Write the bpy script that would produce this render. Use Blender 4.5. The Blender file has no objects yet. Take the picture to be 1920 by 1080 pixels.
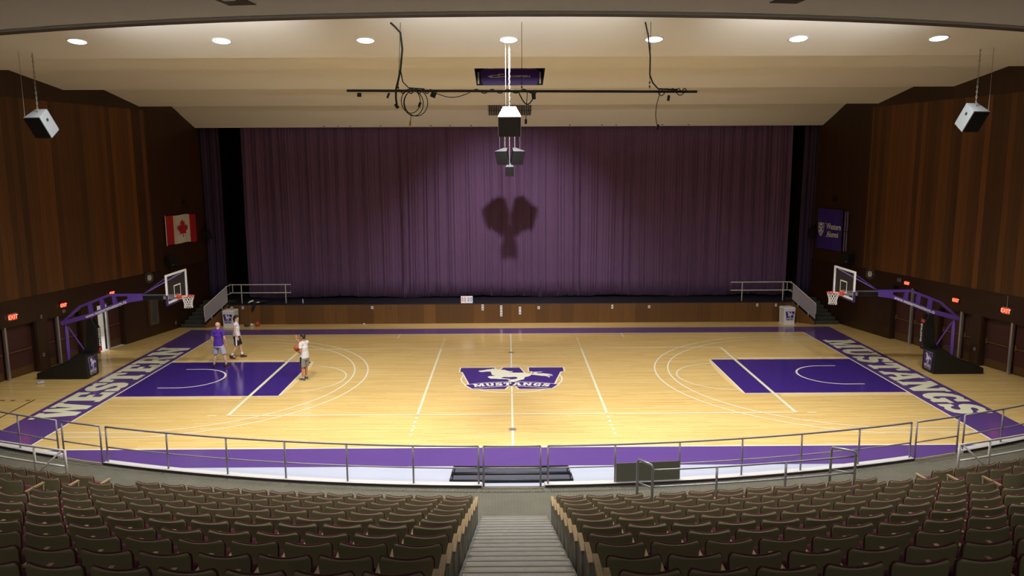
import bpy, math, random
from mathutils import Vector, Matrix
from mathutils.geometry import tessellate_polygon
from math import sin, cos, pi, radians, atan2, hypot, sqrt
random.seed(7)
C = bpy.context.scene.collection
SC = bpy.context.scene

# ------------------------------------------------------------------ camera
cam_d = bpy.data.cameras.new('camera')
cam = bpy.data.objects.new('camera', cam_d)
C.objects.link(cam)
CAMP = Vector((-0.113, -28.5, 7.859))
_yaw, _pit, _rol, _f = 0.005, 0.1573, -0.0045, 1476.45
_fw = Vector((sin(_yaw) * cos(_pit), cos(_yaw) * cos(_pit), -sin(_pit)))
_r = Vector((cos(_yaw), -sin(_yaw), 0))
_u = _r.cross(_fw)
_R = cos(_rol) * _r + sin(_rol) * _u
_U = -sin(_rol) * _r + cos(_rol) * _u
cam.matrix_world = Matrix((( _R.x, _U.x, -_fw.x, CAMP.x), (_R.y, _U.y, -_fw.y, CAMP.y), (_R.z, _U.z, -_fw.z, CAMP.z), (0, 0, 0, 1)))
cam_d.sensor_width = 36
cam_d.lens = 36 * _f / 1920
cam_d.clip_start = 0.1
cam_d.clip_end = 200
SC.camera = cam

# ------------------------------------------------------------------ world, view, light
w = bpy.data.worlds.new('world')
SC.world = w
w.use_nodes = True
w.node_tree.nodes['Background'].inputs[0].default_value = (0.9, 0.95, 1, 1)
w.node_tree.nodes['Background'].inputs[1].default_value = 0.0
SC.view_settings.view_transform = 'Standard'
SC.view_settings.look = 'None'
SC.view_settings.gamma = 1
SC.view_settings.use_curve_mapping = False
SC.view_settings.exposure = 0.12
SC.cycles.use_denoising = True
SC.cycles.max_bounces = 7
SC.cycles.diffuse_bounces = 4
SC.cycles.glossy_bounces = 3
SC.cycles.transparent_max_bounces = 10
SC.cycles.caustics_reflective = False
SC.cycles.caustics_refractive = False
SC.cycles.sample_clamp_indirect = 4

LAMPX = [-11.6, -7.75, -3.9, -0.06, 3.84, 7.72, 11.5]
LAMPE = [1500, 2650, 1750, 2500, 1750, 2650, 1500]
LCOL = (1.0, 0.985, 0.97)


def spot(loc, target, power, size=150, blend=1.0, radius=0.2, col=LCOL):
    d = bpy.data.lights.new('spot', 'SPOT')
    d.energy = power
    d.spot_size = radians(size)
    d.spot_blend = blend
    d.shadow_soft_size = radius
    d.color = col
    o = bpy.data.objects.new('spot_light', d)
    C.objects.link(o)
    o.location = loc
    o.rotation_euler = (Vector(target) - Vector(loc)).to_track_quat('-Z', 'Y').to_euler()
    return o


def area(loc, target, power, sx, sy, col=LCOL):
    d = bpy.data.lights.new('area', 'AREA')
    d.energy = power
    d.shape = 'RECTANGLE'
    d.size = sx
    d.size_y = sy
    d.color = col
    o = bpy.data.objects.new('area_light', d)
    C.objects.link(o)
    o.location = loc
    o.rotation_euler = (Vector(target) - Vector(loc)).to_track_quat('-Z', 'Y').to_euler()
    return o


# lamps recessed in the ceiling (their visible lenses are built further down)
LAMPY = -6.6


def ceil0(y):
    return 10.89 - 0.152 * (y + 5.0)


for lx, le in zip(LAMPX, LAMPE):
    spot((lx, LAMPY, ceil0(LAMPY) - 0.1), (lx * 1.0, LAMPY + 2.4, 0), le, 128, 0.9, 0.22)
# fixtures in the slot behind the ceiling lip, shining on curtain and far floor
spot((0.0, 3.57, 10.9), (0, 11.6, 2.4), 2700, 78, 1.0, 0.12, (1.0, 0.95, 1.0))
for sx in (-8, 8):
    spot((sx, -0.3, 11.2), (sx * 1.0, 5.5, 0.0), 900, 95, 1.0, 0.2)
# row of the same downlights over the audience side of the gym, recessed in the soffit
for sx in (-6, 0, 6):
    spot((sx, -13.1, 11.8), (sx * 1.1, -13.9, 0), 650, 130, 1.0, 0.2)


# unseen area lights added behind the soffit's rim to brighten the stepped ceiling
for sx in (-8.5, 0, 8.5):
    o = area((sx, -12.9 + abs(sx) * .12, 10.75), (sx, 0.0, 13.6), 62, 6.5, .25)
    o.data.spread = radians(42)

# dim fill lights added behind the last rows, standing in for back-wall bounce
for sx in (-7, 7):
    area((sx, -27.5, 10.3), (sx * .8, -10, 0), 62, 3.0, 1.2)
# lamps recessed in the soffit over the seats, throwing forward on the front rows
for sx in (-9, -3, 3, 9):
    spot((sx, -18.6 + abs(sx) * .1, 10.46), (sx * .95, -12.6, 0), 900, 110, 1.0, 0.25)


# ------------------------------------------------------------------ helpers
def srgb(r, g, b):
    f = lambda v: (v / 255 / 12.92) if v / 255 <= 0.04045 else ((v / 255 + 0.055) / 1.055) ** 2.4
    return (f(r), f(g), f(b), 1)


def mat(name, col, rough=0.6, metal=0.0, emis=0.0, ecol=None, coat=0.0, noise=0.0, nscale=8.0, bump=0.0, spec=0.5, trans=0.0, alpha=1.0):
    m = bpy.data.materials.new(name)
    m.use_nodes = True
    nt = m.node_tree
    b = nt.nodes['Principled BSDF']
    b.inputs['Base Color'].default_value = col
    b.inputs['Roughness'].default_value = rough
    b.inputs['Metallic'].default_value = metal
    b.inputs['Specular IOR Level'].default_value = spec
    b.inputs['Coat Weight'].default_value = coat
    b.inputs['Coat Roughness'].default_value = 0.08
    if trans:
        b.inputs['Transmission Weight'].default_value = trans
    if alpha < 1:
        b.inputs['Alpha'].default_value = alpha
    if emis:
        b.inputs['Emission Color'].default_value = ecol or col
        b.inputs['Emission Strength'].default_value = emis
    if noise or bump:
        tc = nt.nodes.new('ShaderNodeTexCoord')
        n = nt.nodes.new('ShaderNodeTexNoise')
        n.inputs['Scale'].default_value = nscale
        n.inputs['Detail'].default_value = 4
        nt.links.new(tc.outputs['Object'], n.inputs['Vector'])
        if noise:
            mx = nt.nodes.new('ShaderNodeMix')
            mx.data_type = 'RGBA'
            mx.inputs['A'].default_value = tuple(c * (1 - noise) for c in col[:3]) + (1,)
            mx.inputs['B'].default_value = tuple(min(1, c * (1 + noise)) for c in col[:3]) + (1,)
            nt.links.new(n.outputs['Fac'], mx.inputs['Factor'])
            nt.links.new(mx.outputs['Result'], b.inputs['Base Color'])
        if bump:
            bp = nt.nodes.new('ShaderNodeBump')
            bp.inputs['Strength'].default_value = bump
            bp.inputs['Distance'].default_value = 0.01
            nt.links.new(n.outputs['Fac'], bp.inputs['Height'])
            nt.links.new(bp.outputs['Normal'], b.inputs['Normal'])
    return m


def planks(name, base, dark, width, along='X', rough=0.35, coat=0.0, len_scale=0.6, tone=1.0, streak=1.0, coords='Object', cells=None):
    """boards: strips of 'width' along one axis, each with a tone of its own, plus grain stretched along the board"""
    m = bpy.data.materials.new(name)
    m.use_nodes = True
    nt = m.node_tree
    N = nt.nodes
    L = nt.links
    b = N['Principled BSDF']
    b.inputs['Roughness'].default_value = rough
    b.inputs['Coat Weight'].default_value = coat
    b.inputs['Coat Roughness'].default_value = 0.06
    tc = N.new('ShaderNodeTexCoord')
    sp = N.new('ShaderNodeSeparateXYZ')
    L.new(tc.outputs[coords], sp.inputs[0])
    # across: axis which counts boards;  down: axis the boards run along
    ac, dn = ('Y', 'X') if along == 'X' else ('X', 'Z')

    def mth(op, a, v=None, w=None):
        n = N.new('ShaderNodeMath')
        n.operation = op
        for i, q in enumerate((a, v, w)):
            if q is None:
                continue
            if isinstance(q, (int, float)):
                n.inputs[i].default_value = q
            else:
                L.new(q, n.inputs[i])
        return n.outputs[0]
    idx = mth('FLOOR', mth('DIVIDE', sp.outputs[ac], width))
    if cells:
        off = mth('MULTIPLY', mth('SINE', mth('MULTIPLY', idx, 12.9898)), 43.0)
        seg = mth('FLOOR', mth('ADD', mth('DIVIDE', sp.outputs[dn], cells), off))
    else:
        seg = mth('MULTIPLY', idx, 0.0)
    cb = N.new('ShaderNodeCombineXYZ')
    L.new(idx, cb.inputs[0])
    L.new(seg, cb.inputs[1])
    wn = N.new('ShaderNodeTexWhiteNoise')
    wn.noise_dimensions = '3D'
    L.new(cb.outputs[0], wn.inputs['Vector'])
    mp = N.new('ShaderNodeMapping')
    L.new(tc.outputs[coords], mp.inputs['Vector'])
    mp.inputs['Scale'].default_value = (len_scale, 12, 12) if along == 'X' else (12, 12, len_scale)
    ns = N.new('ShaderNodeTexNoise')
    ns.inputs['Scale'].default_value = 1.6
    ns.inputs['Detail'].default_value = 5
    L.new(mp.outputs[0], ns.inputs['Vector'])
    v = mth('ADD', mth('MULTIPLY', wn.outputs['Value'], 0.55 * tone), mth('MULTIPLY', ns.outputs['Fac'], 0.75 * streak))
    v = mth('SUBTRACT', v, 0.15)
    if along != 'X':
        fr = mth('FRACT', mth('DIVIDE', sp.outputs[ac], width))
        seam = mth('GREATER_THAN', fr, .055)
        v = mth('MULTIPLY', mth('POWER', mth('MAXIMUM', v, 0.0), 1.35), mth('ADD', mth('MULTIPLY', seam, .85), .15))
    mx = N.new('ShaderNodeMix')
    mx.data_type = 'RGBA'
    mx.inputs['A'].default_value = dark
    mx.inputs['B'].default_value = base
    mx.clamp_factor = True
    L.new(v, mx.inputs['Factor'])
    L.new(mx.outputs['Result'], b.inputs['Base Color'])
    return m


M = {}
M['maple'] = planks('maple_floor', srgb(242, 214, 146), srgb(212, 174, 100), 0.057, 'X', 0.22, 0.15, 0.5, 0.9, 0.9, cells=1.6)
M['court_purple'] = mat('court_purple', srgb(66, 44, 130), 0.16, noise=0.05, nscale=2, coat=0.2)
M['border_purple'] = mat('border_purple', srgb(94, 68, 134), 0.2, noise=0.05, nscale=2, coat=0.2)
M['line_white'] = mat('line_white', srgb(240, 238, 215), 0.25)
M['cream_letter'] = mat('cream_letter', srgb(236, 234, 200), 0.25)
M['white_floor'] = mat('white_floor', srgb(178, 184, 200), 0.35, noise=0.03, nscale=1.5)
M['scuffed'] = mat('scuffed_maple', srgb(232, 200, 136), 0.45, noise=0.08, nscale=6)
M['black_line'] = mat('black_line', srgb(35, 30, 25), 0.4)
M['wall_up'] = planks('wall_planks', srgb(132, 82, 32), srgb(56, 36, 18), 0.27, 'Z', 0.5, 0, 0.35, 1.15, 0.8)
M['wall_plain'] = planks('wall_plain', srgb(84, 52, 24), srgb(48, 30, 14), 1.2, 'Z', 0.5, 0, 0.5, 0.6, 0.7)
M['wall_low'] = planks('wall_ply', srgb(74, 46, 22), srgb(46, 28, 14), 1.2, 'Z', 0.4, 0.1, 0.5, 0.5, 0.7)
M['stage_ply'] = planks('stage_ply', srgb(140, 96, 46), srgb(84, 56, 28), 0.62, 'Z', 0.4, 0.1, 0.6, 0.9, 0.6)
M['ceiling'] = mat('ceiling_cream', srgb(234, 233, 226), 0.85, noise=0.03, nscale=0.7)
M['soffit'] = mat('soffit_grey', srgb(205, 207, 210), 0.85)
M['rim'] = mat('soffit_rim', srgb(235, 232, 215), 0.7)
M['black'] = mat('matte_black', srgb(16, 16, 18), 0.7)
M['void'] = mat('stage_black', srgb(9, 9, 11), 0.95)
M['stage_floor'] = mat('stage_floor', srgb(30, 30, 40), 0.55)
M['velvet'] = mat('curtain_velvet', srgb(100, 72, 106), 0.9, noise=0.12, nscale=1.2)
_v = M['velvet'].node_tree.nodes['Principled BSDF']
_v.inputs['Sheen Weight'].default_value = .8
_v.inputs['Sheen Roughness'].default_value = .35
_v.inputs['Sheen Tint'].default_value = srgb(200, 170, 205)
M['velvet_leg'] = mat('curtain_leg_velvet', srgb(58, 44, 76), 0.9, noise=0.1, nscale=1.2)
M['steel'] = mat('painted_steel', srgb(160, 158, 160), 0.35, 0.55)
M['steel_dark'] = mat('dark_steel', srgb(150, 142, 150), 0.4, 0.3)
M['rail_cream'] = mat('rail_cream', srgb(205, 200, 190), 0.4, 0.1)
M['alu'] = mat('aluminium', srgb(190, 192, 198), 0.3, 0.7)
M['kerb'] = mat('kerb_grey', srgb(200, 198, 196), 0.5)
M['kerb_face'] = mat('kerb_face', srgb(66, 52, 54), 0.6)
M['olive'] = mat('seat_shell', srgb(164, 154, 114), 0.45, noise=0.06, nscale=5)
M['burgundy'] = mat('seat_fabric', srgb(92, 38, 48), 0.8, noise=0.1, nscale=30)
M['arm_wood'] = mat('arm_wood', srgb(176, 150, 110), 0.35, noise=0.25, nscale=25)
M['standard'] = mat('seat_standard', srgb(176, 170, 150), 0.5)
M['end_panel'] = mat('seat_end_panel', srgb(98, 90, 66), 0.5, noise=0.25, nscale=14)
M['tread'] = mat('stair_tread', srgb(182, 186, 188), 0.25, 0.5, bump=0.4, nscale=60)
M['nosing'] = mat('stair_nosing', srgb(170, 164, 148), 0.3, 0.3)
M['stringer'] = mat('stair_stringer', srgb(135, 136, 138), 0.5)
M['tier'] = mat('tier_concrete', srgb(96, 94, 84), 0.5, noise=0.06, nscale=3)
M['white'] = mat('white_paint', srgb(232, 232, 232), 0.45)
M['grey_panel'] = mat('grey_panel', srgb(150, 145, 152), 0.6)
M['olive_panel'] = mat('olive_panel', srgb(104, 104, 88), 0.6)
M['purple_steel'] = mat('purple_steel', srgb(98, 68, 156), 0.35)
M['purple'] = mat('logo_purple', srgb(72, 38, 138), 0.5)
M['pad'] = mat('black_pad', srgb(18, 18, 20), 0.45, bump=0.2, nscale=10)
M['orange'] = mat('rim_orange', srgb(226, 74, 26), 0.4)
M['net'] = mat('net_white', srgb(235, 232, 228), 0.8)
M['ball'] = mat('ball_orange', srgb(186, 84, 40), 0.6, bump=0.3, nscale=120)
M['door'] = mat('door_burgundy', srgb(72, 40, 36), 0.45, noise=0.08, nscale=2)
M['brass'] = mat('brass', srgb(170, 134, 70), 0.35, 0.7)
M['kick'] = mat('kick_plate', srgb(96, 72, 42), 0.45, 0.3)
M['door_frame'] = mat('door_frame', srgb(48, 30, 20), 0.5)
M['room_white'] = mat('corridor_white', srgb(225, 222, 214), 0.7)
M['red'] = mat('red_cloth', srgb(190, 30, 40), 0.75)
M['exit_red'] = mat('exit_red', srgb(255, 50, 30), 0.5, emis=2.2, ecol=(1, 0.20, 0.10, 1))
M['exit_dark'] = mat('exit_face', srgb(120, 8, 6), 0.5, emis=0.9, ecol=(1, 0.02, 0.01, 1))
M['lens'] = mat('lamp_lens', (1, 1, 1, 1), 0.5, emis=16, ecol=(1.0, 0.98, 0.98, 1))
M['lens_dim'] = mat('lamp_lens_dim', (1, 1, 1, 1), 0.5, emis=5, ecol=(1.0, 0.9, 0.9, 1))
M['cream_box'] = mat('speaker_grey', srgb(122, 127, 130), 0.5)
M['banner'] = mat('banner_purple', srgb(56, 34, 132), 0.8)
M['glass'] = mat('board_glass', (0.9, 0.95, 0.95, 1), 0.03, alpha=0.02)
M['skin_pale'] = mat('skin_pale', srgb(222, 176, 152), 0.5)
M['skin_tan'] = mat('skin_tan', srgb(186, 128, 92), 0.5)
M['hair_dark'] = mat('hair_dark', srgb(34, 26, 24), 0.6)
M['shirt_purple'] = mat('shirt_purple', srgb(84, 44, 160), 0.85)
M['cloth_grey'] = mat('cloth_grey', srgb(178, 178, 196), 0.85)
M['cloth_white'] = mat('cloth_white', srgb(226, 226, 240), 0.85)
M['cloth_lightgrey'] = mat('cloth_lightgrey', srgb(208, 206, 212), 0.85)
M['cloth_black'] = mat('cloth_black', srgb(24, 22, 28), 0.85)
M['cloth_midgrey'] = mat('cloth_midgrey', srgb(130, 130, 126), 0.85)
M['shoe_red'] = mat('shoe_red', srgb(210, 50, 40), 0.6)
M['shoe_dark'] = mat('shoe_dark', srgb(46, 40, 44), 0.6)
M['shoe_grey'] = mat('shoe_grey', srgb(86, 92, 88), 0.6)
M['yellow'] = mat('yellow_tag', srgb(190, 165, 40), 0.6)
M['chain'] = mat('chain_steel', srgb(150, 144, 138), 0.5, 0.4)
M['blue'] = mat('print_blue', srgb(40, 90, 190), 0.6)
M['print_red'] = mat('print_red', srgb(200, 60, 60), 0.6)
M['blueplastic'] = mat('pale_blue_plastic', srgb(180, 195, 225), 0.4)
M['step_rubber'] = mat('step_rubber', srgb(58, 60, 52), 0.55)
M['step_nosing'] = mat('step_nosing', srgb(92, 94, 84), 0.5)
M['screen'] = mat('dark_glass', srgb(70, 76, 74), 0.1)


def studded():
    """rubber tiles with raised round studs and dark joints"""
    m = bpy.data.materials.new('studded_tile')
    m.use_nodes = True
    nt = m.node_tree
    N, L = nt.nodes, nt.links
    b = N['Principled BSDF']
    tc = N.new('ShaderNodeTexCoord')
    mp = N.new('ShaderNodeMapping')
    mp.inputs['Scale'].default_value = (1 / 0.075,) * 3
    L.new(tc.outputs['Object'], mp.inputs['Vector'])
    vo = N.new('ShaderNodeTexVoronoi')
    vo.voronoi_dimensions = '2D'
    vo.inputs['Randomness'].default_value = 0
    vo.inputs['Scale'].default_value = 1
    L.new(mp.outputs[0], vo.inputs['Vector'])
    mr = N.new('ShaderNodeMapRange')
    mr.inputs['From Min'].default_value = 0.2
    mr.inputs['From Max'].default_value = 0.42
    mr.inputs['To Min'].default_value = 1
    mr.inputs['To Max'].default_value = 0
    L.new(vo.outputs['Distance'], mr.inputs['Value'])
    bp = N.new('ShaderNodeBump')
    bp.inputs['Strength'].default_value = 0.5
    bp.inputs['Distance'].default_value = 0.009
    L.new(mr.outputs[0], bp.inputs['Height'])
    L.new(bp.outputs['Normal'], b.inputs['Normal'])
    ns = N.new('ShaderNodeTexNoise')
    ns.inputs['Scale'].default_value = 1.3
    L.new(tc.outputs['Object'], ns.inputs['Vector'])
    mx = N.new('ShaderNodeMix')
    mx.data_type = 'RGBA'
    mx.inputs['A'].default_value = srgb(100, 99, 86)
    mx.inputs['B'].default_value = srgb(118, 116, 103)
    L.new(ns.outputs['Fac'], mx.inputs['Factor'])
    L.new(mx.outputs['Result'], b.inputs['Base Color'])
    b.inputs['Roughness'].default_value = 0.17
    return m


M['studded'] = studded()


def setp(o, label=None, cat=None, group=None, kind=None):
    if label:
        o['label'] = label
    if cat:
        o['category'] = cat
    if group:
        o['group'] = group
    if kind:
        o['kind'] = kind
    return o


def thing(name, label, cat, loc=(0, 0, 0), rz=0, group=None):
    o = bpy.data.objects.new(name, None)
    o.empty_display_size = 0.1
    C.objects.link(o)
    o.location = loc
    o.rotation_euler = (0, 0, rz)
    return setp(o, label, cat, group)


class MB:
    def __init__(s):
        s.v, s.f, s.m = [], [], []
        s.T = Matrix.Identity(4)

    def add(s, vs, fs, m=0):
        n = len(s.v)
        s.v += [tuple(s.T @ Vector(p)) for p in vs]
        s.f += [tuple(n + i for i in f) for f in fs]
        s.m += [m] * len(fs)

    def box(s, x0, x1, y0, y1, z0, z1, m=0):
        s.add([(x0, y0, z0), (x1, y0, z0), (x1, y1, z0), (x0, y1, z0), (x0, y0, z1), (x1, y0, z1), (x1, y1, z1), (x0, y1, z1)],
              [(0, 3, 2, 1), (4, 5, 6, 7), (0, 1, 5, 4), (1, 2, 6, 5), (2, 3, 7, 6), (3, 0, 4, 7)], m)
        return s

    def hexa(s, bot, top, m=0):
        s.add(list(bot) + list(top), [(0, 3, 2, 1), (4, 5, 6, 7), (0, 1, 5, 4), (1, 2, 6, 5), (2, 3, 7, 6), (3, 0, 4, 7)], m)
        return s

    def tube(s, pts, r, n=8, m=0, closed=False, cap=True):
        pts = [Vector(p) for p in pts]
        k = len(pts)
        rs = r if isinstance(r, (list, tuple)) else [r] * k
        vs = []
        up = None
        for i, p in enumerate(pts):
            if closed:
                t = (pts[(i + 1) % k] - pts[i - 1]).normalized()
            else:
                a = pts[max(i - 1, 0)]
                b = pts[min(i + 1, k - 1)]
                t = (b - a).normalized()
            if up is None:
                up = Vector((0, 0, 1)) if abs(t.z) < 0.9 else Vector((1, 0, 0))
            x = up.cross(t)
            if x.length < 1e-6:
                x = Vector((0, 1, 0)).cross(t)
            x.normalize()
            y = t.cross(x)
            up = y
            for j in range(n):
                a = 2 * pi * j / n
                vs.append(p + rs[i] * (cos(a) * x + sin(a) * y))
        fs = []
        for i in range(k if closed else k - 1):
            i2 = (i + 1) % k
            for j in range(n):
                j2 = (j + 1) % n
                fs.append((i * n + j, i * n + j2, i2 * n + j2, i2 * n + j))
        if cap and not closed:
            fs.append(tuple(range(n - 1, -1, -1)))
            fs.append(tuple((k - 1) * n + j for j in range(n)))
        s.add(vs, fs, m)
        return s

    def bar(s, a, b, w, h, m=0):
        """rectangular bar between two points (w across, h in the vertical plane)"""
        a, b = Vector(a), Vector(b)
        t = (b - a).normalized()
        x = t.cross(Vector((0, 0, 1)))
        if x.length < 1e-4:
            x = Vector((1, 0, 0))
        x.normalize()
        y = x.cross(t).normalized()
        vs = []
        for p in (a, b):
            for sx, sy in ((-1, -1), (1, -1), (1, 1), (-1, 1)):
                vs.append(p + x * sx * w / 2 + y * sy * h / 2)
        s.add(vs, [(0, 3, 2, 1), (4, 5, 6, 7), (0, 1, 5, 4), (1, 2, 6, 5), (2, 3, 7, 6), (3, 0, 4, 7)], m)
        return s

    def lathe(s, prof, n=24, m=0):
        vs, fs = [], []
        for r, z in prof:
            for j in range(n):
                a = 2 * pi * j / n
                vs.append((r * cos(a), r * sin(a), z))
        for i in range(len(prof) - 1):
            for j in range(n):
                j2 = (j + 1) % n
                fs.append((i * n + j, i * n + j2, (i + 1) * n + j2, (i + 1) * n + j))
        fs.append(tuple(range(n - 1, -1, -1)))
        fs.append(tuple((len(prof) - 1) * n + j for j in range(n)))
        s.add(vs, fs, m)
        return s

    def sphere(s, c, r, m=0, n=16):
        c = Vector(c)
        rx, ry, rz = r if isinstance(r, (tuple, list)) else (r, r, r)
        vs = [(c.x, c.y, c.z - rz)]
        h = n // 2
        for i in range(1, h):
            a = -pi / 2 + pi * i / h
            for j in range(n):
                b = 2 * pi * j / n
                vs.append((c.x + rx * cos(a) * cos(b), c.y + ry * cos(a) * sin(b), c.z + rz * sin(a)))
        vs.append((c.x, c.y, c.z + rz))
        fs = []
        for j in range(n):
            fs.append((0, 1 + (j + 1) % n, 1 + j))
        for i in range(h - 2):
            for j in range(n):
                j2 = (j + 1) % n
                fs.append((1 + i * n + j, 1 + i * n + j2, 1 + (i + 1) * n + j2, 1 + (i + 1) * n + j))
        t = len(vs) - 1
        for j in range(n):
            fs.append((1 + (h - 2) * n + j, 1 + (h - 2) * n + (j + 1) % n, t))
        s.add(vs, fs, m)
        return s

    def poly(s, pts, z=0.0, m=0, holes=()):
        """flat polygon in the local xy plane, optional holes"""
        loops = [[Vector((p[0], p[1], z)) for p in pts]] + [[Vector((p[0], p[1], z)) for p in h] for h in holes]
        tris = tessellate_polygon(loops)
        vs = [v for l in loops for v in l]
        out = []
        for t in tris:
            a, b, c = (vs[i] for i in t)
            nz = (b - a).cross(c - a).z
            out.append(tuple(t) if nz > 0 else (t[0], t[2], t[1]))
        s.add(vs, out, m)
        return s

    def prism(s, pts, z0, z1, m=0):
        n = len(pts)
        area2 = sum(pts[i][0] * pts[(i + 1) % n][1] - pts[(i + 1) % n][0] * pts[i][1] for i in range(n))
        if area2 < 0:
            pts = pts[::-1]
        tris = tessellate_polygon([[Vector((p[0], p[1], 0)) for p in pts]])
        vs = [(p[0], p[1], z0) for p in pts] + [(p[0], p[1], z1) for p in pts]
        fs = []
        for t in tris:
            a, b, c = (Vector(vs[i]) for i in t)
            t = tuple(t) if (b - a).cross(c - a).z > 0 else (t[0], t[2], t[1])
            fs.append((t[2], t[1], t[0]))
            fs.append(tuple(i + n for i in t))
        for i in range(n):
            j = (i + 1) % n
            fs.append((i, j, j + n, i + n))
        s.add(vs, fs, m)
        return s

    def mesh(s, name, mats, smooth=False):
        me = bpy.data.meshes.new(name)
        me.from_pydata(s.v, [], s.f)
        for q in (mats if isinstance(mats, (list, tuple)) else [mats]):
            me.materials.append(q)
        me.polygons.foreach_set('material_index', s.m)
        if smooth:
            me.polygons.foreach_set('use_smooth', [True] * len(me.polygons))
        me.update()
        return me

    def build(s, name, mats, parent=None, smooth=False, bevel=0.0, mw=None):
        o = bpy.data.objects.new(name, s.mesh(name, mats, smooth))
        C.objects.link(o)
        if parent is not None:
            o.parent = parent
        if mw is not None:
            o.matrix_world = mw
        if bevel:
            b = o.modifiers.new('bevel', 'BEVEL')
            b.width = bevel
            b.segments = 2
            b.limit_method = 'ANGLE'
        return o


def inst(mesh, name, parent=None, loc=(0, 0, 0), rot=(0, 0, 0)):
    o = bpy.data.objects.new(name, mesh)
    C.objects.link(o)
    o.parent = parent
    o.location = loc
    o.rotation_euler = rot
    return o


def text_polys(txt, size, offset=0.0, shear=0.0, spacing=1.0, align='CENTER', extrude=0.002):
    """a line of lettering as (verts, faces), centred on its own middle, in the xy plane"""
    cu = bpy.data.curves.new('t', 'FONT')
    cu.body = txt
    cu.size = size
    cu.offset = offset
    cu.shear = shear
    cu.space_character = spacing
    cu.align_x = align
    cu.align_y = 'CENTER'
    cu.extrude = extrude
    cu.resolution_u = 3
    o = bpy.data.objects.new('t', cu)
    C.objects.link(o)
    bpy.context.view_layer.update()
    me = o.evaluated_get(bpy.context.evaluated_depsgraph_get()).to_mesh()
    vs = [tuple(v.co) for v in me.vertices]
    fs = [tuple(p.vertices) for p in me.polygons]
    o.to_mesh_clear()
    bpy.data.objects.remove(o)
    bpy.data.curves.remove(cu)
    return vs, fs


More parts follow.
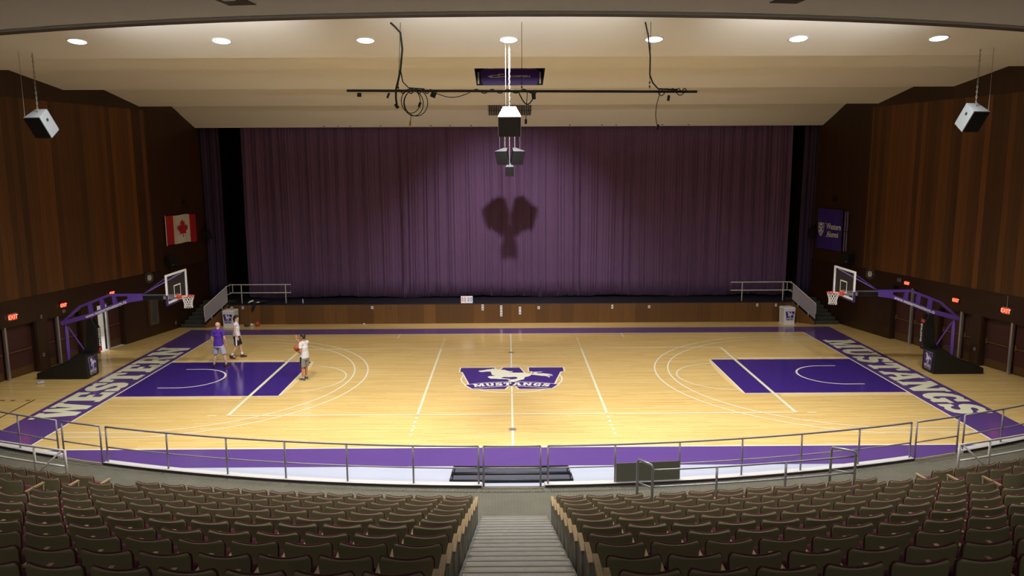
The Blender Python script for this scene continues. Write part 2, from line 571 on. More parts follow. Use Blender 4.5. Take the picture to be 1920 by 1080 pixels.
# ------------------------------------------------------------------ slab block letters, unit height 1 (x runs 0..width)
def _g():
    G = {}
    G['W'] = (1.28, [[(0, 1), (.46, 1), (.46, .86), (.40, .86), (.50, .42), (.58, 1), (.76, 1), (.88, .42), (.95, .86), (.88, .86), (.88, 1), (1.28, 1), (1.28, .86), (1.2, .86), (1.02, 0), (.76, 0), (.65, .52), (.54, 0), (.28, 0), (.08, .86), (0, .86)]])
    G['E'] = (.84, [[(0, 0), (.82, 0), (.82, .36), (.66, .36), (.60, .2), (.42, .2), (.42, .42), (.60, .42), (.60, .58), (.42, .58), (.42, .8), (.60, .8), (.66, .66), (.82, .66), (.82, 1), (0, 1), (0, .86), (.1, .86), (.1, .14), (0, .14)]])
    G['S'] = (.84, [[(.02, 0), (.2, 0), (.26, .06), (.4, -.01), (.55, -.01), (.72, .05), (.81, .18), (.82, .36), (.76, .5), (.64, .58), (.44, .64), (.34, .69), (.33, .76), (.40, .81), (.5, .80), (.58, .74), (.62, .66), (.78, .66), (.78, 1), (.62, 1), (.56, .95), (.44, 1.01), (.3, 1.01), (.14, .95), (.04, .83), (.02, .68), (.08, .54), (.2, .45), (.42, .39), (.5, .33), (.49, .24), (.4, .19), (.3, .2), (.22, .27), (.18, .36), (.02, .36)]])
    G['T'] = (.92, [[(.22, 0), (.70, 0), (.70, .14), (.61, .14), (.61, .8), (.68, .8), (.75, .62), (.92, .62), (.92, 1), (0, 1), (0, .62), (.17, .62), (.24, .8), (.31, .8), (.31, .14), (.22, .14)]])
    G['R'] = (.98, [[(0, 0), (.5, 0), (.5, .14), (.42, .14), (.42, .38), (.48, .38), (.56, .3), (.58, .1), (.64, .02), (.74, -.01), (.98, 0), (.98, .14), (.9, .15), (.87, .28), (.8, .42), (.72, .48), (.84, .56), (.88, .7), (.86, .86), (.76, .96), (.62, 1), (0, 1), (0, .86), (.1, .86), (.1, .14), (0, .14)]], [[(.42, .56), (.42, .82), (.5, .82), (.56, .76), (.56, .62), (.5, .56)]])
    G['N'] = (1.08, [[(0, 0), (.42, 0), (.42, .14), (.34, .14), (.34, .6), (.72, 0), (.98, 0), (.98, .86), (1.06, .86), (1.06, 1), (.66, 1), (.66, .86), (.74, .86), (.74, .44), (.38, 1), (0, 1), (0, .86), (.08, .86), (.08, .14), (0, .14)]])
    G['M'] = (1.3, [[(0, 0), (.42, 0), (.42, .14), (.34, .14), (.34, .7), (.54, 0), (.74, 0), (.94, .7), (.94, .14), (.86, .14), (.86, 0), (1.28, 0), (1.28, .14), (1.2, .14), (1.2, .86), (1.28, .86), (1.28, 1), (.86, 1), (.65, .42), (.44, 1), (0, 1), (0, .86), (.08, .86), (.08, .14), (0, .14)]])
    G['U'] = (1.0, [[(0, 1), (.44, 1), (.44, .86), (.37, .86), (.37, .32), (.41, .22), (.5, .19), (.59, .22), (.63, .32), (.63, .86), (.56, .86), (.56, 1), (1, 1), (1, .86), (.92, .86), (.92, .3), (.86, .12), (.74, .02), (.58, -.01), (.42, -.01), (.26, .02), (.14, .12), (.08, .3), (.08, .86), (0, .86)]])
    G['A'] = (1.06, [[(0, 0), (.38, 0), (.38, .14), (.33, .14), (.36, .28), (.64, .28), (.67, .14), (.62, .14), (.62, 0), (1.04, 0), (1.04, .14), (.97, .14), (.74, .86), (.8, .86), (.8, 1), (.28, 1), (.28, .86), (.3, .86), (.07, .14), (0, .14)]], [[(.41, .44), (.59, .44), (.5, .78)]])
    G['G'] = (.98, [[(.96, .5), (.5, .5), (.5, .36), (.58, .36), (.58, .26), (.5, .2), (.42, .22), (.37, .32), (.36, .5), (.38, .7), (.44, .8), (.52, .81), (.6, .76), (.66, .64), (.84, .64), (.84, 1), (.68, 1), (.62, .95), (.48, 1.01), (.3, .98), (.14, .88), (.05, .7), (.03, .5), (.05, .3), (.14, .12), (.28, .02), (.46, -.01), (.58, .04), (.64, .08), (.7, 0), (.88, 0), (.88, .36), (.96, .36)]])
    return G


GLY = _g()


def word(mb, txt, T, height, width, m=0, gap=.07, sub=None):
    """lay txt on mb in a box width x height whose lower left corner is T's origin"""
    tot = sum(GLY[c][0] for c in txt) + gap * (len(txt) - 1)
    sx = width / tot
    x = 0
    old = mb.T.copy()
    for c in txt:
        g = GLY[c]
        mb.T = old @ T @ Matrix.Translation((x * sx, 0, 0)) @ Matrix.Diagonal((sx, height, 1, 1))
        for p in g[1]:
            mb.poly(p, 0, m, holes=g[2] if len(g) > 2 else ())
        x += g[0] + gap
    mb.T = old


LW = [(1096, 115), (1310, 115), (1310, 170), (1335, 200), (1368, 115), (1470, 115), (1500, 260), (1545, 270), (1552, 215), (1530, 208), (1530, 115), (1748, 115), (1748, 210), (1725, 222), (1648, 612), (1462, 612), (1440, 545), (1400, 545), (1378, 612), (1188, 612), (1112, 222), (1096, 212)]
LR = [(1145, 523), (1200, 497), (1280, 473), (1350, 463), (1418, 460), (1490, 463), (1560, 473), (1640, 497), (1692, 520), (1650, 602), (1560, 570), (1490, 555), (1418, 549), (1345, 555), (1270, 572), (1188, 602)]
LH = [(1210, 205), (1214, 190), (1240, 178), (1265, 158), (1290, 150), (1303, 138), (1308, 152), (1330, 145), (1325, 156), (1350, 162), (1378, 176), (1365, 150), (1385, 185), (1405, 205), (1430, 205), (1420, 225), (1398, 230), (1440, 243), (1500, 245), (1530, 258), (1545, 268), (1560, 255), (1548, 232), (1560, 225), (1618, 222), (1600, 238), (1575, 240), (1580, 262), (1612, 262), (1645, 275), (1670, 290), (1672, 300), (1640, 296), (1674, 316), (1672, 326), (1636, 312), (1655, 340), (1650, 362), (1632, 328), (1600, 320), (1560, 300), (1540, 290), (1538, 310), (1520, 335), (1500, 350), (1495, 375), (1495, 400), (1480, 410), (1458, 432), (1430, 455), (1400, 460), (1395, 450), (1412, 430), (1400, 425), (1395, 408), (1440, 395), (1455, 380), (1450, 350), (1440, 342), (1400, 350), (1372, 345), (1352, 366), (1375, 378), (1410, 388), (1405, 400), (1340, 392), (1325, 385), (1290, 382), (1275, 355), (1272, 335), (1285, 322), (1320, 318), (1300, 300), (1292, 260), (1290, 225), (1285, 212), (1262, 210), (1240, 222), (1225, 222)]


def grow(pts, d):
    n = len(pts)
    ar = sum(pts[i][0] * pts[(i + 1) % n][1] - pts[(i + 1) % n][0] * pts[i][1] for i in range(n))
    sg = 1 if ar > 0 else -1
    out = []
    for i in range(n):
        a, b, c = Vector(pts[i - 1]), Vector(pts[i]), Vector(pts[(i + 1) % n])
        e1 = (b - a).normalized()
        e2 = (c - b).normalized()
        n1 = Vector((e1.y, -e1.x)) * sg
        n2 = Vector((e2.y, -e2.x)) * sg
        k = n1 + n2
        if k.length < 1e-3:
            k = n1
        k.normalize()
        q = max(0.5, k.dot(n1))
        out.append(tuple(b + k * d / q))
    return out


def logo(mb, T, width, height, mp, mw, dz=0.002):
    """letter W with a running horse and a ribbon reading MUSTANGS, centred on T's origin"""
    old = mb.T.copy()
    S = Matrix.Diagonal((width / 660, -height / 506, 1, 1)) @ Matrix.Translation((-1422, -364, 0))
    mb.T = old @ T @ S
    # y is flipped by S, so faces are turned back by reversing order
    def P(pts, z, m):
        n0 = len(mb.f)
        mb.poly(pts, z, m)
        for i in range(n0, len(mb.f)):
            mb.f[i] = mb.f[i][::-1]
    P(grow(LW, 9), 0, mw)
    P(grow(LR, 9), 0, mw)
    P(LW, dz, mp)
    P(LH, dz * 2, mw)
    P(grow(LR, 7), dz * 2.5, mw)
    P(LR, dz * 3, mp)
    # lettering along the ribbon
    txt = 'MUSTANGS'
    tot = sum(GLY[c][0] for c in txt) + .12 * 7
    L0 = 455.0
    sx = L0 / tot
    x = 0
    Rr = 860.0
    for c in txt:
        g = GLY[c]
        xc = (x + g[0] / 2) * sx - L0 / 2
        a = xc / Rr
        px = 1418 + Rr * sin(a)
        py = 1367 - Rr * cos(a)
        base = old @ T @ S @ Matrix.Translation((px, py, 0)) @ Matrix.Rotation(a, 4, 'Z') @ Matrix.Diagonal((1, -1, 1, 1))
        mb.T = base @ Matrix.Translation((-g[0] / 2 * sx, -31, 0)) @ Matrix.Diagonal((sx, 62, 1, 1))
        for p in g[1]:
            mb.poly(p, dz * 4, mw, holes=g[2] if len(g) > 2 else ())
        x += g[0] + .12
    mb.T = old


# ------------------------------------------------------------------ ground: court floor with its painted marks (one mesh)
OX, OY = 0, 26.03          # centre of the curved seating
RK = 36.15                 # kerb circle


def arcpt(R, deg, z=0.0):
    a = radians(deg)
    return (OX + R * sin(a), OY - R * cos(a), z)


def wallx(y):
    return 18.45 - 0.245 * y


fl = MB()
HX, HY = 13.66, 7.42      # half length and half width of the court inside its lines
BX, BY0, BY1 = 15.35, 8.95, 8.66

# wood inside everything up to the kerb arc
outer = []
for i in range(41):
    d = -30 + 60 * i / 40
    x, y, _ = arcpt(RK, d)
    outer.append((x, y))
outer += [(22, 10.5), (-22, 10.5)]
fl.poly(outer, 0, 0)
Z1, Z2, Z3 = 0.003, 0.006, 0.009


def ring_clip(x, y0):
    """y of the kerb arc at x"""
    return OY - sqrt(RK * RK - x * x)


def fq(x0, x1, y0, y1, z, m):
    fl.add([(x0, y0, z), (x1, y0, z), (x1, y1, z), (x0, y1, z)], [(0, 1, 2, 3)], m)


# border (purple) : far side, near side, two ends
fq(-BX, BX, HY, BY1, Z1, 2)
for s in (-1, 1):
    pts = [(s * HX, HY), (s * BX, HY), (s * BX, ring_clip(BX, 0) + .02), (s * HX, ring_clip(HX, 0) + .02)]
    pts = [pts[0], pts[1]] + [(s * (BX - (BX - HX) * i / 4), max(-BY0, ring_clip(BX - (BX - HX) * i / 4, 0) + .02)) for i in range(5)]
    fl.poly(pts, Z1, 2)
near = [(-HX, -HY), (HX, -HY)]
for i in range(41):
    x = HX - 2 * HX * i / 40
    near.append((x, max(-BY0 + .15, ring_clip(x, 0) + .02)))
fl.poly(near, Z1, 2)
# white apron between border and kerb
wx = 10.3
wp = [(-wx, -BY0 + .15), (wx, -BY0 + .15)]
for i in range(41):
    x = wx - 2 * wx * i / 40
    wp.append((x, min(-BY0 + .15, ring_clip(x, 0) + .01)))
fl.poly(wp, Z1, 5)


def line(x0, y0, x1, y1, wd=.06, z=Z2, m=3):
    d = Vector((x1 - x0, y1 - y0))
    d.normalize()
    n = Vector((-d.y, d.x)) * wd / 2
    fl.add([(x0 - n.x, y0 - n.y, z), (x1 - n.x, y1 - n.y, z), (x1 + n.x, y1 + n.y, z), (x0 + n.x, y0 + n.y, z)], [(3, 2, 1, 0)] if False else [(0, 1, 2, 3)], m)


def arc(cx, cy, r, a0, a1, wd=.06, n=48, z=Z2, m=3):
    for i in range(n):
        p, q = radians(a0 + (a1 - a0) * i / n), radians(a0 + (a1 - a0) * (i + 1) / n)
        r0, r1 = r - wd / 2, r + wd / 2
        fl.add([(cx + r0 * cos(p), cy + r0 * sin(p), z), (cx + r1 * cos(p), cy + r1 * sin(p), z), (cx + r1 * cos(q), cy + r1 * sin(q), z), (cx + r0 * cos(q), cy + r0 * sin(q), z)], [(0, 1, 2, 3)], m)


# court outline
for s in (-1, 1):
    line(-HX, s * HY, HX, s * HY)
    line(s * HX, -HY, s * HX, HY)
line(0, -HY, 0, HY)
arc(0, -.28, 1.86, 0, 360, n=72)
KX, KW = 8.0, 2.37
for s in (-1, 1):
    # scuffed wood round the key, then the purple key
    fq(min(s * HX, s * (KX + 1.2)), max(s * HX, s * (KX + 1.2)), -KW - .32, KW + .32, Z1, 6)
    arcpts = [(s * (KX - .2 * cos(radians(a))), (KW + .0) * sin(radians(a))) for a in range(-90, 91, 15)]
    fl.poly(arcpts + [(s * (KX + 1.3), KW), (s * (KX + 1.3), -KW)], Z1, 6)
    fq(min(s * HX, s * KX), max(s * HX, s * KX), -KW, KW, Z1 + .001, 1)
    line(s * HX, KW, s * KX, KW, .06, Z2 + .001)
    line(s * HX, -KW, s * KX, -KW, .06, Z2 + .001)
    line(s * KX, -KW, s * KX, KW, .06, Z2 + .001)
    arc(s * KX, -.1, 1.82, 90 if s < 0 else 90, -90 if s < 0 else 270, .05, z=Z2 + .0005)
    hx = s * 12.0
    arc(hx, -.02, 1.28, 90, -90 if s < 0 else 270, .07, z=Z2 + .002)
    for yy in (1.26, -1.30):
        line(hx, yy, hx + s * .62, yy, .07, Z2 + .002)
    # three point arcs: outer one and older inner one
    for r, ye in ((6.55, 6.42), (6.05, 6.0)):
        a = math.degrees(math.asin(ye / r))
        if s < 0:
            arc(hx, .0, r, a, -a, .055, 64, Z2 + .0015)
        else:
            arc(hx, .0, r, 180 - a, 180 + a, .055, 64, Z2 + .0015)
        xx = hx - s * r * cos(radians(a))
        line(xx, ye, s * HX, ye, .055, Z2 + .0015)
        line(xx, -ye, s * HX, -ye, .055, Z2 + .0015)
    for k in (1.75, 2.6, 2.95, 3.9, 5.0):
        for t in (-1, 1):
            x0 = s * (HX - k)
            ln = .35 if k == 2.6 else .07
            line(x0, t * (KW + .06), x0 - s * ln, t * (KW + .06), .1, Z2 + .001)
    # hash marks on the far side line
    line(s * 5.15, HY - .03, s * 5.15, HY - .85, .06)
    # volleyball court
    line(s * 9.0, -4.5, s * 9.0, 4.5, .11, Z2 + .003, 4)
    line(s * 3.0, -4.5, s * 3.0, 4.5, .08, Z2 + .003, 4)
    line(-9.0, s * 4.5, 9.0, s * 4.5, .07, Z2 + .003, 4)
    for t in (-1, 1):
        line(s * 9.15 + s * .2, t * 4.5, s * 9.15 + s * .5, t * 4.5, .07, Z2 + .003, 4)
        for k in range(5):
            y = t * (4.75 + k * .38)
            line(s * 3.0, y, s * 3.0, y + t * .16, .08, Z2 + .003, 4)
# team words painted on the two end borders
word(fl, 'WESTERN', Matrix.Translation((-13.86, -4.75, Z3)) @ Matrix.Rotation(pi / 2, 4, 'Z'), 1.3, 9.75, 4, .05)
word(fl, 'MUSTANGS', Matrix.Translation((13.90, 5.75, Z3)) @ Matrix.Rotation(-pi / 2, 4, 'Z'), 1.27, 10.5, 4, .05)
# centre emblem
logo(fl, Matrix.Translation((0.02, -.23, Z3)), 4.0, 2.98, 1, 3, 0.0015)
# black lines on the side floor
for a, b in (((-16.2, -2.58), (-16.15, -4.9)),):
    line(a[0], a[1], b[0], b[1], .05, Z1, 7)
for x in (-17.24, -16.89, -16.38):
    line(x - .08, -2.69, x + .08, -2.69, .08, Z1, 7)
FM = [M['maple'], M['court_purple'], M['border_purple'], M['line_white'], M['cream_letter'], M['white_floor'], M['scuffed'], M['black_line'], M['steel_dark']]
# plain volleyball socket covers
for y in (3.74, -5.92):
    pts = [(0.0 + .12 * cos(2 * pi * i / 20), y + .12 * sin(2 * pi * i / 20)) for i in range(20)]
    fl.poly(pts, Z3 + .002, 8)
o = fl.build('floor', FM)
setp(o, 'glossy maple basketball court with purple border, keys and centre emblem', 'floor', kind='structure')

# concourse ring behind the rail (studded grey tiles)
cm = MB()
n = 60
TIER_R0 = 38.68 + .40


def ringsect(mb, R0, R1, z, a0, a1, n=60, m=0, z2=None):
    vs = []
    for i in range(n + 1):
        d = a0 + (a1 - a0) * i / n
        vs.append(arcpt(R0, d, z))
        vs.append(arcpt(R1, d, z if z2 is None else z2))
    fs = [(2 * i, 2 * i + 1, 2 * i + 3, 2 * i + 2) for i in range(n)]
    mb.add(vs, fs, m)


ringsect(cm, TIER_R0 + .1, RK, 0.002, -31.5, 31.5)
o = cm.build('floor', [M['studded']])
setp(o, kind='structure')

# seating tiers
TR, TD = 0.33, 0.915
tm = MB()
for k in range(1, 20):
    z = TR * k
    r0 = 38.68 + .40 + TD * (k - 1)
    a = 31 - .25 * k
    for (a0, a1, n) in ((-a, -math.degrees(.76 / r0), 30), (math.degrees(.76 / r0), a, 30)):
        ringsect(tm, r0, r0, z - TR, a0, a1, n, 0, z)
        ringsect(tm, r0 + TD, r0, z, a0, a1, n)
o = tm.build('floor', [M['tier']])
setp(o, kind='structure')

# centre aisle stairs
st = thing('aisle_stairs', 'metal-edged grey aisle stairs climbing between the two seat blocks', 'stairs', (0, -12.15, 0))
NS = 38
tm, nm = MB(), MB()
for j in range(NS):
    z = .165 * (j + 1)
    y = -.4575 * j
    tm.box(-.72, .72, y - .4575, y, z - .165, z, 0)
    nm.box(-.725, .725, y - .03, y + .012, z - .035, z + .008, 0)
for s in (-1, 1):
    sm = MB()
    for j in range(NS):
        z = .165 * (j + 1)
        y = -.4575 * j
        x0, x1 = sorted((s * .725, s * .80))
        sm.hexa([(x0, y - .4575, z - .19), (x1, y - .4575, z - .19), (x1, y, z - .36), (x0, y, z - .36)],
                [(x0, y - .4575, z + .03), (x1, y - .4575, z + .03), (x1, y, z - .135), (x0, y, z - .135)])
    sm.build('stringer', M['stringer'], st)
tm.build('tread', M['tread'], st)
nm.build('nosing', M['nosing'], st)

# ------------------------------------------------------------------ side walls
def wall_T(side, y=0, z=0, off=0.0):
    """frame on a side wall: x along the wall, y outwards, z up; off > 0 is into the room"""
    k = 1 / sqrt(1 + .245 ** 2)
    if side < 0:
        X = Vector((.245 * k, k, 0))
    else:
        X = Vector((.245 * k, -k, 0))
    Z = Vector((0, 0, 1))
    Y = Z.cross(X)
    p = Vector((side * wallx(y), y, z)) - Y * off
    return Matrix(((X.x, Y.x, 0, p.x), (X.y, Y.y, 0, p.y), (0, 0, 1, p.z), (0, 0, 0, 1)))


K = sqrt(1 + .245 ** 2)
DOORS = {-1: [(-1.5, 1.1, 2.0, -.22), (1.58, 3.3, 1.97, 2.15), (4.15, 5.68, 2.03, 4.72)],
         1: [(-1.45, 1.18, 1.96, -.12), (1.60, 3.27, 1.95, 2.18), (4.12, 5.95, 2.48, 4.82)]}
YF, YN = 13.5, -31.0
dn = 0
for side in (-1, 1):
    S = lambda y: (y * K if side < 0 else -y * K)
    wm = MB()

    def wb(y0, y1, z0, z1, m, t0=0.0, t1=.3):
        a, b = sorted((S(y0), S(y1)))
        wm.box(a, b, t0, t1, z0, z1, m)
    wb(YN, 7.95, 2.95, 10.3, 0)
    wb(7.95, YF, 2.95, 10.3, 2)
    wb(YN, YF, 10.3, 13.4, 2, -.02)
    cur = YN
    for (d0, d1, top, post) in DOORS[side]:
        wb(cur, d0, 0, 2.95, 1, -.03)
        wb(d0, d1, top, 2.95, 1, -.03)
        cur = d1
    wb(cur, YF, 0, 2.95, 1, -.03)
    o = wm.build('wall_left' if side < 0 else 'wall_right', [M['wall_up'], M['wall_low'], M['wall_plain']], mw=wall_T(side))
    setp(o, kind='structure')
    for di, (d0, d1, top, post) in enumerate(DOORS[side]):
        dn += 1
        a, b = sorted((S(d0), S(d1)))
        p = S(post)
        root = bpy.data.objects.new('door_%d' % dn, None)
        C.objects.link(root)
        root.matrix_world = wall_T(side)
        setp(root, kind='structure')
        fr = MB()
        fr.box(a, a + .05, .0, .3, 0, top)
        fr.box(b - .05, b, .0, .3, 0, top)
        fr.box(a + .05, b - .05, .0, .3, top - .04, top)
        fr.build('door_frame', M['door_frame'], root)
        openleft = (side < 0 and di == 2)
        for li, (e0, e1) in enumerate(((a + .05, p - .03), (p + .03, b - .05))):
            if openleft and li == 0:
                # leaf swung out into the bright corridor: leave the opening
                continue
            lf = MB()
            lf.box(e0, e1, .2, .245, .01, top - .05)
            leaf = lf.build('door_leaf', M['door'], root)
            kp = MB()
            kp.box(e0 + .04, e1 - .04, .19, .2, .03, .32)
            kp.build('kick_plate', M['kick'], leaf)
            h = MB()
            h.tube([(e0 + .08, .19, .98), (e0 + .08, .13, .98), (e1 - .08, .13, .98), (e1 - .08, .19, .98)], .014, 8)
            h.box(e0 + .03, e0 + .09, .15, .2, .9, 1.1)
            h.build('push_bar', M['brass'], leaf)
        pm = MB()
        pm.box(p - .04, p + .04, -.01, .08, 0, top)
        pm.build('door_post', M['alu'], root)
        # space behind the doorway
        bk = MB()
        if openleft:
            bk.box(a - .3, b + 1.6, 2.3, 2.4, 0, 2.6)
            bk.box(a - .35, a - .3, .3, 2.4, 0, 2.6)
            bk.box(b + 1.6, b + 1.65, .3, 2.4, 0, 2.6)
            bk.box(a - .35, b + 1.65, .3, 2.4, 2.6, 2.65)
            bk.box(a - .35, b + 1.65, .0, 2.4, -.05, 0.004)
            bk.build('corridor', M['room_white'], root)
            cl = bpy.data.lights.new('corridor', 'AREA')
            cl.energy = 45
            cl.size = 1.0
            co = bpy.data.objects.new('corridor_light', cl)
            C.objects.link(co)
            co.matrix_world = wall_T(side) @ Matrix.Translation(((a + b) / 2, 1.4, 2.55))
        else:
            bk.box(a - .1, b + .1, .3, .32, 0, top + .1)
            bk.build('door_backing', M['door_frame'], root)

# far wall behind the stage and back wall behind the audience
bw = MB()
bw.box(-22, 22, 16.5, 16.8, 0, 13.4)
o = bw.build('wall_back', M['void'])
setp(o, kind='structure')
bw = MB()
bw.box(-27, 27, -31.3, -31, 0, 13.4)
o = bw.build('wall_front', M['wall_up'])
setp(o, kind='structure')
for s in (-1, 1):
    bw = MB()
    x0, x1 = sorted((s * 16.2, s * 16.3))
    bw.box(x0, x1, 13.2, 16.6, 0, 13.4)
    o = bw.build('wall_stage', M['void'])
    setp(o, kind='structure')

# ------------------------------------------------------------------ ceiling
prof = [(-14.6, ceil0(-14.6)), (-5.0, 10.89), (-4.94, 11.85), (-.80, 11.06), (-.72, 11.62), (3.45, 10.78), (3.52, 11.52), (7.63, 10.43), (7.72, 11.72), (11.5, 9.655), (11.5, 9.72), (11.62, 13.0), (16.6, 13.0)]
ce = MB()
XW = 23
vs = []
for y, z in prof:
    vs += [(-XW, y, z), (XW, y, z)]
ce.add(vs, [(2 * i, 2 * i + 2, 2 * i + 3, 2 * i + 1) for i in range(len(prof) - 1) if i != 4])


def zB(y):
    return 11.62 + (10.78 - 11.62) / 4.17 * (y + .72)


def zD(y):
    return 11.72 + (9.655 - 11.72) / 3.78 * (y - 7.72)


for (x0, x1, y0, y1) in ((-XW, -1.3, -.72, 3.45), (1.28, XW, -.72, 3.45), (-1.3, 1.28, -.72, 1.04), (-1.3, 1.28, 3.07, 3.45)):
    ce.add([(x0, y0, zB(y0)), (x0, y1, zB(y1)), (x1, y1, zB(y1)), (x1, y0, zB(y0))], [(0, 1, 2, 3)])
o = ce.build('ceiling', M['ceiling'])
setp(o, kind='structure')

# grey soffit over the audience with its curved rim
RS, YS = 30.0, 15.95


def sarc(R, deg, z):
    a = radians(deg)
    return (R * sin(a), YS - R * cos(a), z)


so = MB()
n = 60
for (r0, z0, r1, z1, m) in ((30.0 + .0, 10.50, 48, 10.50, 0), (30.0, 10.50, 30.0, 10.455, 1), (30.0, 10.455, 29.72, 10.455, 2), (29.72, 10.455, 29.72, 13.3, 0)):
    vs = []
    for i in range(n + 1):
        d = -52 + 104 * i / n
        vs += [sarc(r0, d, z0), sarc(r1, d, z1)]
    so.add(vs, [(2 * i, 2 * i + 1, 2 * i + 3, 2 * i + 2) for i in range(n)], m)
o = so.build('ceiling', [M['soffit'], M['rim'], M['kerb_face']])
setp(o, kind='structure')

# ------------------------------------------------------------------ stage
SY, SZ = 9.92, 1.0
stage = thing('stage', 'raised dark-floored stage with a brown plywood front below the curtain', 'stage', (0, SY, 0))
b = MB()
b.box(-13.9, 13.95, 0, .08, 0, SZ - .04)
b.build('front_panel', M['stage_ply'], stage)
b = MB()
b.box(-15.1, 15.1, 1.45, 6.2, SZ - .05, SZ)
b.box(-13.9, 13.95, .6, 1.45, SZ - .05, SZ)
b.box(-13.9, 13.95, .0, .6, SZ - .04, SZ)
b.build('deck', M['stage_floor'], stage)

for s in (-1, 1):
    sd = 'left' if s < 0 else 'right'
    t = thing('stage_steps', 'dark rubber-covered steps up to the stage beside the %s wood wall' % sd, 'stairs', (0, 0, 0))
    b, e = MB(), MB()
    for k in range(7):
        z = SZ * (k + 1) / 7
        y = 9.2 + k * .3
        xi = max(14.0, 14.82 - max(0, y - 9.15))
        if k > 2:
            xi = 14.0
        xo_ = wallx(y + .3) - .06
        y1 = y + .3 if k < 6 else 11.3
        xo_ = min(xo_, wallx(y1) - .06)
        x0, x1 = sorted((s * xi, s * xo_))
        b.box(x0, x1, y, y1, 0, z)
        e.box(x0, x1, y - .02, y + .04, z - .012, z + .006)
    b.build('tread', M['step_rubber'], t)
    e.build('nosing', M['step_nosing'], t)
    # slanted timber cheek on the court side
    c = MB()
    A, B = Vector((s * 14.86, 9.12, 0)), Vector((s * 13.98, 9.92, 0))
    nn = Vector((-(B - A).y, (B - A).x, 0)).normalized() * .04
    c.hexa([A - nn, B - nn, B + nn, A + nn], [A - nn + Vector((0, 0, .14)), B - nn + Vector((0, 0, 1.02)), B + nn + Vector((0, 0, 1.02)), A + nn + Vector((0, 0, .14))])
    c.build('cheek', M['stage_ply'], t)
    g = thing('stair_guard', 'grey panel guard rail climbing the %s stage steps' % sd, 'guard rail', (s * 14.5, 9.4, 0))
    O = Vector((s * 14.5, 9.4, 0))
    A, B = A - O, B - O
    V = lambda P, z: Vector((P.x, P.y, z))
    b = MB()
    nn = nn * .35
    b.hexa([V(A, .27) - nn, V(B, 1.13) - nn, V(B, 1.13) + nn, V(A, .27) + nn], [V(A, 1.0) - nn, V(B, 1.88) - nn, V(B, 1.88) + nn, V(A, 1.0) + nn])
    b.build('panel', M['grey_panel'], g)
    r = MB()
    B2 = Vector((B.x - s * .16, B.y + .35, 0))
    r.tube([V(A, .55) - nn * 2, V(A, 1.03), V(B, 1.92), V(B2, 1.97), V(B2, 1.56), V(B, 1.50)], .022, 8)
    r.build('rail', M['rail_cream'], g)
    for q in (.3, .75):
        r = MB()
        P = A + (B - A) * q
        zz = .27 + .86 * q
        r.tube([V(P, zz - .2), V(P, zz + .1)], .02, 6)
        r.build('post', M['rail_cream'], g)
    # rail along the stage edge
    x0, x1 = (-13.98, -10.93) if s < 0 else (14.06, 11.0)
    g = thing('stage_railing', 'cream two-rail barrier on the %s end of the stage edge' % sd, 'railing', ((x0 + x1) / 2, 10.3, SZ))
    h = abs(x1 - x0) / 2
    r = MB()
    r.tube([(-h, 0, .53), (-h, 0, .94), (h, 0, .94), (h, 0, .53)], .026, 8, closed=True)
    r.build('rail', M['rail_cream'], g)
    for px in ((-.62 if s < 0 else -.62), .82 if s < 0 else .72):
        r = MB()
        px = px * h
        r.tube([(px, 0, 0), (px, 0, .94)], .024, 8)
        r.build('post', M['rail_cream'], g)


# ------------------------------------------------------------------ curtains
def curtain(name, x0, x1, y, z0, z1, amp, seed, material, label, step=.014, fold=.28):
    rnd = random.Random(seed)
    n = int((x1 - x0) / step)
    # irregular fold centres
    cs = []
    x = x0
    while x < x1 + 1:
        wv = fold * rnd.uniform(.45, 1.7)
        cs.append((x, wv, rnd.uniform(.45, 1.0), rnd.random() < .6))
        x += wv
    vs, fs = [], []
    zs = [z1, z1 - 1.2, z1 - 3.5, (z0 + z1) / 2 - 1, z0 + .9, z0]
    j = 0
    hem = []
    for i in range(n + 1):
        x = x0 + (x1 - x0) * i / n
        while j < len(cs) - 1 and cs[j + 1][0] <= x:
            j += 1
        c0, wv, am, sharp = cs[j]
        t = (x - c0) / wv
        d = 1 - abs(sin(pi * t)) ** .8
        rg = math.exp(-((t - .5) * wv / .05) ** 2)
        off = am * amp * ((.55 * d + .25 - .45 * rg) if sharp else .8 * d) + .018 * sin(x * 41) + .012 * sin(x * 23.7 + 1)
        hm = .035 * sin(x * .9 + seed) + .02 * sin(x * 2.7)
        for k, z in enumerate(zs):
            q = 1 if k > 1 else .75
            zz = z + (hm if k == len(zs) - 1 else 0)
            vs.append((x + (.02 * sin(x * 1.3 + k) if k else 0), y + off * q, zz))
    m = len(zs)
    for i in range(n):
        for k in range(m - 1):
            fs.append((i * m + k, i * m + k + 1, (i + 1) * m + k + 1, (i + 1) * m + k))
    mb = MB()
    mb.add(vs, fs)
    # hem and back sheet give it thickness
    o = mb.build(name, material, smooth=True)
    sd = o.modifiers.new('solid', 'SOLIDIFY')
    sd.thickness = .02
    setp(o, label, 'curtain')
    return o


curtain('stage_curtain', -13.5, 14.2, 11.62, 1.07, 10.3, .3, 3, M['velvet'], 'wide closed purple velvet curtain hanging across the stage', fold=.6)
curtain('side_curtain', -15.6, -14.62, 11.75, 1.07, 10.3, .2, 5, M['velvet_leg'], 'narrow purple curtain leg at the left end of the stage', fold=.3)
curtain('side_curtain', 14.88, 15.75, 11.75, 1.07, 10.3, .2, 9, M['velvet_leg'], 'narrow purple curtain leg at the right end of the stage', fold=.3)

